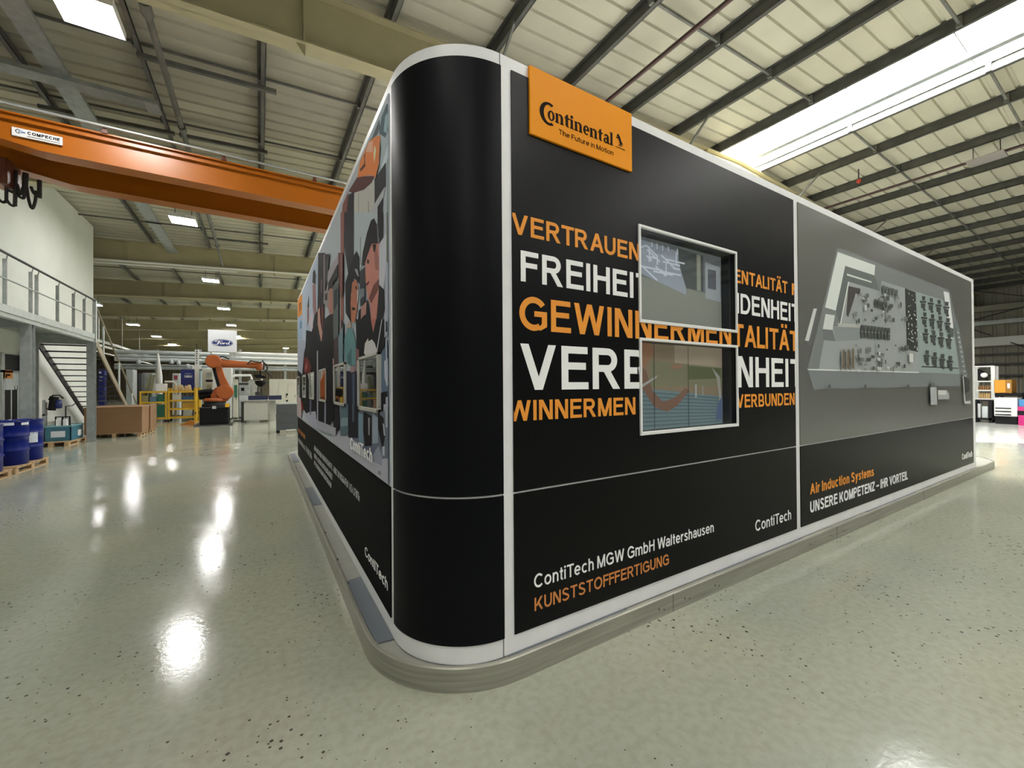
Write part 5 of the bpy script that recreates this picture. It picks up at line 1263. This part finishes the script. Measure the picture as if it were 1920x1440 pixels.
# blue banner board
x0, x1, z0, z1 = bx(339, 364, 693, 729, 30)
bb = thing('banner_board', 'tall blue board with white lettering behind the yellow trolleys', 'sign', ((x0+x1)/2, 30, 0))
M_BLUE = mat('royal_blue_board', (0.010, 0.018, 0.17), 0.4)
MB().box(x0, x1, 30, 30.06, z0, z1).build('board', M_BLUE, bb)
for x in (x0+0.06, x1-0.06): MB().box(x-0.03, x+0.03, 30.061, 30.12, 0, z1).build('leg', M_DARKMET, bb)
mb = MB(); h = z1-z0; W = x1-x0
letter(mb, 'SUMBAC', lambda a, b: (a, 29.999, b), x0+W*0.26, x0+W*0.88, z0+h*0.58, h*0.12, t=0.26); mb.box(x0+W*0.30, x0+W*0.78, 29.997, 29.999, z0+h*0.775, z0+h*0.79)
mb.build('lettering', M_WHITE, bb)
def cabinet(u0, u1, v0, v1, y, dep, m, label, name='machine_cabinet', cat='cabinet', doors=1, win=None, group='workshop cabinets'):
    x0, x1, z0, z1 = bx(u0, u1, v0, v1, y)
    t = thing(name, label, cat, ((x0+x1)/2, y+dep/2, 0), group)
    MB().box(x0, x1, y, y+dep, 0.08, z1).build('body', m, t, bevel=0.02); MB().box(x0+0.03, x1-0.03, y+0.03, y+dep, 0, 0.08).build('plinth', M_DARKMET, t)
    W = (x1-x0)/doors
    for i in range(doors):
        dr = MB().box(x0+W*i+0.02, x0+W*(i+1)-0.02, y-0.018, y-0.001, 0.14, z1-0.05).build('door', m, t); dr['_o'] = t['_o']
        MB().box(x0+W*(i+1)-0.09, x0+W*(i+1)-0.06, y-0.035, y-0.0185, z1*0.5, z1*0.5+0.14).build('handle', M_DARKMET, dr)
    for (a, b, c, d_, mm) in (win or []):
        xx0, xx1, zz0, zz1 = bx(a, b, c, d_, y); MB().box(xx0, xx1, y-0.024, y-0.0185, zz0, zz1).build('vent_panel', mm, t)
    return t
cabinet(365, 377, 696, 732, 30.6, 0.6, mat('pale_blue_cabinet', (0.33, 0.45, 0.48), 0.45), 'pale blue cabinet right beside the blue board')
cabinet(379, 399, 692, 758, 28.5, 1.2, M_CREAM, 'cream control cabinet directly behind the robot', win=[(387, 397, 698, 707, M_GALV), (386, 399, 712, 716, M_BLACK), (388, 397, 721, 730, mat('tan_panel', (0.40, 0.34, 0.23), 0.5))])
cabinet(400, 434, 690, 772, 27.0, 1.4, mat('white_machine', (0.62, 0.64, 0.60), 0.45), 'tall white machine housing behind the orange robot arm', doors=2)
cabinet(437, 446, 711, 770, 27.2, 0.2, M_CREAM, 'narrow fence panel with pale frame right of the white machine housing', win=[(439, 445, 722, 745, M_GRN)])
cabinet(505, 556, 711, 757, 29.0, 1.0, M_CREAM, 'row of cream cabinets behind the machine table', doors=3, win=[(536, 540, 738, 741, M_BLACK), (536, 540, 750, 753, M_BLACK)])
cabinet(447, 468, 716, 742, 27.5, 0.8, M_GALV, 'grey cluttered machine with a white pipe left of the dark dome', win=[(448, 466, 718, 722, M_DARKMET), (452, 458, 727, 733, M_BLACK)])
cabinet(466, 486, 713, 742, 28.5, 0.8, mat('speckled_grey', (0.36, 0.36, 0.32), 0.6, var=0.3, vscale=9), 'speckled grey machine block behind the dark dome')
cabinet(236, 250, 693, 725, 30, 0.8, M_GALV_LT, 'grey cabinet seen through the staircase posts')
cabinet(251, 266, 700, 725, 31, 0.6, M_DARKMET, 'dark cabinet left of the yellow trolley')
cabinet(267, 286, 699, 728, 32, 0.8, M_GALV, 'grey machine with a sloping side behind the left yellow trolley')
cabinet(323, 337, 700, 722, 32, 0.6, M_GALV_LT, 'grey machine with a red plate left of the blue board', win=[(326, 333, 704, 712, mat('dull_red', (0.30, 0.04, 0.05), 0.5))])
cabinet(184, 196, 692, 724, 30, 0.4, M_BLUE, 'blue board with white print seen through the stairs', name='banner_board', cat='sign', group=None, win=[(186, 190, 697, 700, M_WHITE), (187, 193, 705, 708, M_GALV_LT), (186, 192, 713, 715, M_GALV_LT)])
tag(MB().tube([at(436, 707, y=27.0), at(440, 704, y=27.0), at(470, 704, y=27.0), at(472, 712, y=27.0)], 0.07, 8).build('exhaust_pipe', M_WHITE), 'white bent pipe over the cluttered grey machine', 'pipe')
tag(MB().tube([at(296, 663, y=29.0), at(299, 706, y=29)], [0.04, 0.13], 10).tube([at(299, 706, y=29), Vector((at(299, 740, y=29.0).x, 29.0, 0.0))], 0.13, 10).build('suction_duct', M_WHITE), 'slanting white suction duct above the left yellow trolley', 'duct')
tag(MB().tube([at(309, 716, y=28.6), at(324, 716, y=28.6), at(329, 719, y=28.6), Vector((at(329, 728, y=28.6).x, 28.6, 0.0))], 0.06, 8).build('bent_pipe', M_CREAM), 'cream bent pipe left of the blue board', 'pipe')
for i, (u0, v0, u1, v1) in enumerate(((262, 790, 283, 702), (270, 790, 290, 703))):
    tag(MB().bar(at(u0, v0, y=28.4), at(u1, v1, y=28.4), 0.2, 0.1).build('leaning_board', mat('olive_board', (0.20, 0.21, 0.13), 0.6)), ('left' if i == 0 else 'right')+' olive board of the two leaning behind the left yellow trolley', 'board')
p = at(369, 692, y=28.8); zt2 = at(369, 655, y=28.8).z
t = thing('white_mast', 'white perforated mast standing above the blue board', 'mast', (p.x, 28.8, 0)); MB().box(p.x-0.09, p.x+0.09, 28.8, 28.9, 0, zt2).build('mast', M_WHITE, t); MB().box(p.x-0.20, p.x+0.20, 28.79, 28.799, p.z, p.z+0.16).build('plate', M_WHITE, t)
mb = MB()
for i in range(9): mb.box(p.x-0.03, p.x+0.03, 28.795, 28.7995, p.z+0.3+i*0.13, p.z+0.36+i*0.13)
mb.build('hole_row', M_DARKMET, t)
# pipe bridge across the back
pb = thing('pipe_bridge', 'grey pipe bridge crossing the hall behind the robot', 'pipe bridge', (-3, 33.0, 0))
for v, r in ((659, 0.13), (667, 0.09), (673, 0.12), (684, 0.07), (689, 0.10)):
    a = at(215, v, y=33); MB().tube([(a.x, 33, a.z), (7, 33, a.z)], r, 8).build('pipe', M_GALV_LT if v < 680 else M_GALV, pb)
for v, r in ((662, 0.10), (670, 0.08), (680, 0.06)):
    a, b = at(430, v, y=31.5), at(556, v+1, y=31.5); MB().tube([a, Vector((7, 31.5, a.z))], r, 8).build('pipe', M_WHITE, pb)
for u in (293, 375, 450, 535):
    a = at(u, 655, y=33.2); MB().box(a.x-0.08, a.x+0.08, 33.25, 33.4, 0, a.z).build('support', M_GALV, pb)
for i, (u, v) in enumerate(((260, 678), (322, 678), (335, 680), (352, 686))):
    a = at(u, v, y=32.8); MB().lathe((a.x, 32.8, a.z), [(0.04, -0.14), (0.12, -0.10), (0.10, 0.08), (0.03, 0.14)], 10).build('valve', M_GALV_LT, pb)
# sloping pipes at far left: they run with the hall
sp = thing('overhead_pipework', 'bundle of thin white pipes running off above the stairs', 'pipework', (-10, 40, 5))
for i, (x, z, r) in enumerate(((-10.2, 5.25, 0.06), (-10.2, 4.95, 0.09), (-10.6, 4.55, 0.05), (-10.9, 5.6, 0.05))):
    MB().tube([(x, 27, z), (x, 62, z)], r, 8).build('pipe', M_WHITE if i < 3 else M_GALV, sp)
for y in (30, 36, 42, 48, 54): MB().tube([(-10.2, y, 4.9), (-10.2, y, 8.2)], 0.03, 6).build('hanger', M_GALV_LT, sp)
# hanging sign panel with the oval emblem
SY = 31.2
x0, x1, z0, z1 = bx(390, 444, 620.5, 659, SY)
sgn = thing('sign_panel', 'white sign panel with a blue oval emblem rising above the pipe bridge', 'sign', ((x0+x1)/2, SY, z0))
MB().box(x0, x1, SY, SY+0.05, z0, z1).build('panel', mat('sign_white', (0.66, 0.68, 0.70), 0.5), sgn)
for x in (x0+0.15, x1-0.15): MB().box(x-0.04, x+0.04, SY+0.051, SY+0.12, 0, z1-0.05).build('leg', M_GALV, sgn)
ce = at(417, 643, y=SY); rx = (at(436.5, 643, y=SY).x-at(396.5, 643, y=SY).x)/2; rz = rx*0.43
def ell(rx, rz, y, n=36): return [(ce.x+rx*cos(2*pi*k/n), y, ce.z+rz*sin(2*pi*k/n)) for k in range(n)]
mb = MB(); mb.add(ell(rx, rz, SY-0.004), [tuple(range(36))]); em = mb.build('oval', mat('oval_blue', (0.012, 0.028, 0.16), 0.35), sgn)
mb = MB()
for q_ in _arc(ce.x, ce.z, rx*0.94, rz*0.92, 0, 360, rx*0.03, n=36): mb.prism(q_, 'y', SY-0.006, SY-0.0045)
# cursive word: strokes in unit space
def stroke(pts, w): 
    for i in range(len(pts)-1):
        (a, b), (c, d_) = pts[i], pts[i+1]; l = max(1e-4, sqrt((c-a)**2+(d_-b)**2)); nx, nz = -(d_-b)/l*w/2, (c-a)/l*w/2
        P = [(a-nx, b-nz), (c-nx, d_-nz), (c+nx, d_+nz), (a+nx, b+nz)]
        mb.prism([(ce.x+rx*p_[0], ce.z+rz*p_[1]) for p_ in P], 'y', SY-0.008, SY-0.0045)
stroke([(-0.60, 0.25), (-0.66, 0.40), (-0.50, 0.52), (-0.20, 0.46), (0.02, 0.54)], 0.13); stroke([(-0.28, 0.48), (-0.36, 0.0), (-0.48, -0.48), (-0.66, -0.50), (-0.70, -0.36)], 0.13); stroke([(-0.52, 0.02), (-0.18, 0.08)], 0.11)
stroke([(-0.10, 0.02), (-0.20, -0.16), (-0.14, -0.36), (0.0, -0.30), (0.04, -0.08), (-0.06, 0.06), (0.14, 0.0)], 0.10); stroke([(0.18, 0.06), (0.12, -0.36)], 0.11); stroke([(0.15, -0.10), (0.26, 0.06), (0.34, 0.0)], 0.10)
stroke([(0.58, 0.0), (0.46, 0.06), (0.36, -0.14), (0.40, -0.36), (0.52, -0.28), (0.60, -0.05)], 0.10); stroke([(0.70, 0.46), (0.62, 0.06), (0.56, -0.32), (0.72, -0.30)], 0.11)
mb.build('emblem_script', M_WHITE, sgn)

# ================================================================== RIGHT-HAND WORK AREA
XRW = 25.8
def ry(u0, u1, v0, v1, x): a, b = at(u0, v1, x=x), at(u1, v0, x=x); return min(a.y, b.y), max(a.y, b.y), max(0, a.z), b.z
y0, y1, z0, z1 = ry(1860, 1918, 785, 793, XRW)
M_PLW = mat('white_plastic', (0.72, 0.73, 0.70), 0.4)
y0, y1, z0, z1 = ry(1864, 1908, 746, 790, XRW)
pr_ = thing('drawer_unit', 'white machine with black drawer slots at the right edge behind the booth', 'machine', (XRW, (y0+y1)/2, 0))
MB().box(XRW, XRW+0.8, y0, y1, z0+0.22, z1).build('body', M_PLW, pr_, bevel=0.03); MB().box(XRW+0.05, XRW+0.75, y0+0.03, y1-0.03, 0, z0+0.22).build('base', M_BLACK, pr_)
for v in (765, 771, 777, 782):
    a, b = at(1866, v, x=XRW), at(1896, v+0.3, x=XRW); MB().box(XRW-0.02, XRW-0.001, b.y, a.y, a.z-0.022, a.z+0.022).build('drawer_slot', M_BLACK, pr_)
y0, y1, z0, z1 = ry(1826, 1863, 750, 790, XRW+0.4)
tb_ = thing('work_table', 'black frame table with white equipment beside the white drawer machine', 'table', (XRW+0.8, (y0+y1)/2, 0))
MB().box(XRW+0.4, XRW+0.9, y0, y1, z1-0.05, z1).build('table_top', M_BLACK, tb_); MB().box(XRW+0.4, XRW+0.9, y0, y1, 0.12, 0.2).build('bottom_shelf', M_BLACK, tb_)
for y in (y0+0.10, y0+0.9, y1-0.05):
    for x in (XRW+0.45, XRW+0.85): MB().box(x-0.05, x+0.05, y-0.05, y+0.05, 0, z1-0.05).build('leg', M_BLACK, tb_)
yy0, yy1, zz0, zz1 = ry(1828, 1838, 757, 780, XRW+0.5)
boxthing('equipment_case', 'white case on the bottom shelf of the black table', 'case', XRW+0.51, XRW+0.79, yy0, yy1, 0.201, zz1, M_PLW)
yy0, yy1, _, zz1 = ry(1841, 1852, 762, 780, XRW+0.5)
boxthing('equipment_case', 'grey case beside the white one on the bottom shelf', 'case', XRW+0.51, XRW+0.79, yy0, yy1, 0.201, zz1, M_GALV_LT)
y0, y1, z0, z1 = ry(1826, 1862, 686, 750, XRW+1.4)
sh = thing('display_shelf', 'white open shelf unit with parts on it just right of the booth', 'shelf', (XRW+1.7, (y0+y1)/2, 0))
for y in (y0, y1-0.0):
    for x in (XRW+1.4, XRW+2.0): MB().box(x-0.05, x+0.05, y-0.06, y+0.06, 0, z1).build('post', M_PLW, sh)
for v in (747, 731, 714, 686):
    z = at(1845, v, x=XRW+1.4).z; MB().box(XRW+1.4, XRW+2.0, y0, y1, z-0.05, z).build('shelf_board', M_PLW, sh)
zs = at(1845, 731, x=XRW+1.4).z; zs2 = at(1845, 747, x=XRW+1.4).z; zs3 = at(1845, 714, x=XRW+1.4).z
rn = random.Random(4)
for i in range(6):
    y = y0+0.12+(y1-y0-0.24)*i/5
    o = thing('machined_part', 'brown machined part in the upper row on the white open shelf', 'part', (XRW+1.6, y, zs), 'brown parts on the white shelf')
    MB().lathe((XRW+1.6, y, zs), [(0.028, 0.001), (0.034, 0.06), (0.022, 0.16), (0.012, 0.2)], 12).build('body', mat('brown_part', (0.30, 0.15, 0.05), 0.5), o)
for i in range(5):
    y = y0+0.15+(y1-y0-0.3)*i/4
    o = thing('parts_jar', 'amber jar in the lower row on the white open shelf', 'jar', (XRW+1.6, y, zs2), 'amber jars on the white shelf')
    MB().lathe((XRW+1.6, y, zs2), [(0.036, 0.001), (0.036, 0.22), (0.026, 0.24)], 12).build('body', mat('amber', (0.50, 0.33, 0.14), 0.3), o)
o = thing('machine_cover', 'dark streamlined cover with a white end on the top of the white shelf', 'cover', (XRW+1.7, (y0+y1)/2, zs3))
a = at(1827, 712, x=XRW+1.55); b = at(1851, 713, x=XRW+1.55)
ca, cb = min(a.y, y1-0.10), max(b.y, y0+0.10)
MB().prism([(cb, zs3+0.001), (ca, zs3+0.001), (ca, zs3+0.55), ((ca+cb)/2, zs3+0.42)], 'x', XRW+1.5, XRW+1.9).build('cover', M_BLACK, o, bevel=0.03)
MB().lathe((XRW+1.48, ca-0.20, zs3+0.25), [(0.02, -0.04), (0.09, -0.02), (0.11, 0.018)], 14, 'x').build('end_cap', M_WHITE, o)
y0, y1, z0, z1 = ry(1864, 1897, 712, 737, XRW+1.0)
ob = boxthing('orange_case', 'orange and brown box on the black bench right of the white shelf', 'box', XRW+1.0, XRW+1.9, y0, y1, z0, z1, mat('amber_box', (0.36, 0.16, 0.015), 0.45))
MB().box(XRW+0.98, XRW+0.999, y1-0.32, y1-0.02, z0+0.02, z1-0.01).build('front_panel', mat('orange_panel', (0.80, 0.30, 0.015), 0.4), ob)
MB().box(XRW+0.98, XRW+0.999, y0+0.05, y0+0.12, z0+0.2, z1-0.15).build('label', M_WHITE, ob)
ya, yb_, _, zt3 = ry(1865, 1916, 737, 745, XRW+0.95)
bn = thing('work_bench', 'black bench carrying the orange box', 'bench', (XRW+1.4, (ya+yb_)/2, 0))
MB().box(XRW+0.95, XRW+2.0, ya, yb_, z0-0.12, z0).build('bench_top', M_BLACK, bn)
for y in (ya+0.06, yb_-0.06):
    for x in (XRW+1.0, XRW+1.95): MB().box(x-0.05, x+0.05, y-0.05, y+0.05, 0, z0-0.12).build('leg', M_BLACK, bn)
y0, y1, z0, z1 = ry(1909, 1940, 763, 793, XRW-0.3)
zb2 = at(1912, 749, x=XRW-0.3).z
t = thing('plastic_crate', 'magenta crate cut by the right edge of the photo', 'crate', (XRW, (y0+y1)/2, 0)); MB().box(XRW-0.3, XRW+0.4, y0, y1, 0.0, z1).build('body', mat('magenta_plastic', (0.50, 0.012, 0.16), 0.4), t, bevel=0.02)
yc = at(1918, 770, x=XRW-0.3).y; MB().box(XRW-0.31, XRW-0.3005, yc-0.1, yc+0.14, z1*0.55, z1*0.78).build('grip_hole', M_BLACK, t)
t = thing('plastic_crate', 'blue crate stacked on the magenta one at the right edge', 'crate', (XRW, (y0+y1)/2, z1)); MB().box(XRW-0.28, XRW+0.38, y0+0.02, y1-0.02, z1+0.001, zb2).build('body', mat('sky_blue_plastic', (0.05, 0.22, 0.46), 0.4), t, bevel=0.02)

# odds and ends on the floor by the robot
p = at(350, 797, z=0)
t = thing('wheel_chock', 'small orange chock on the floor by the left corner of the robot pedestal', 'chock', (p.x, p.y, 0))
MB().prism([(p.x-0.25, 0.001), (p.x+0.28, 0.001), (p.x+0.28, 0.16), (p.x+0.1, 0.2)], 'y', p.y, p.y+0.3).build('body', mat('chock_orange', (0.62, 0.22, 0.02), 0.5), t)
p = at(444, 790, z=0)
tag(MB().tube([(p.x-0.15, p.y, 0.03), (p.x+0.2, p.y+0.1, 0.03), (p.x+0.5, p.y+0.3, 0.03), (p.x+0.75, p.y+0.7, 0.03)], 0.028, 8).build('floor_cable', M_RUBBER), 'black cable lying on the floor right of the robot pedestal', 'cable')

# tidy helper data
for o in SC.objects:
    if '_o' in o: del o['_o']
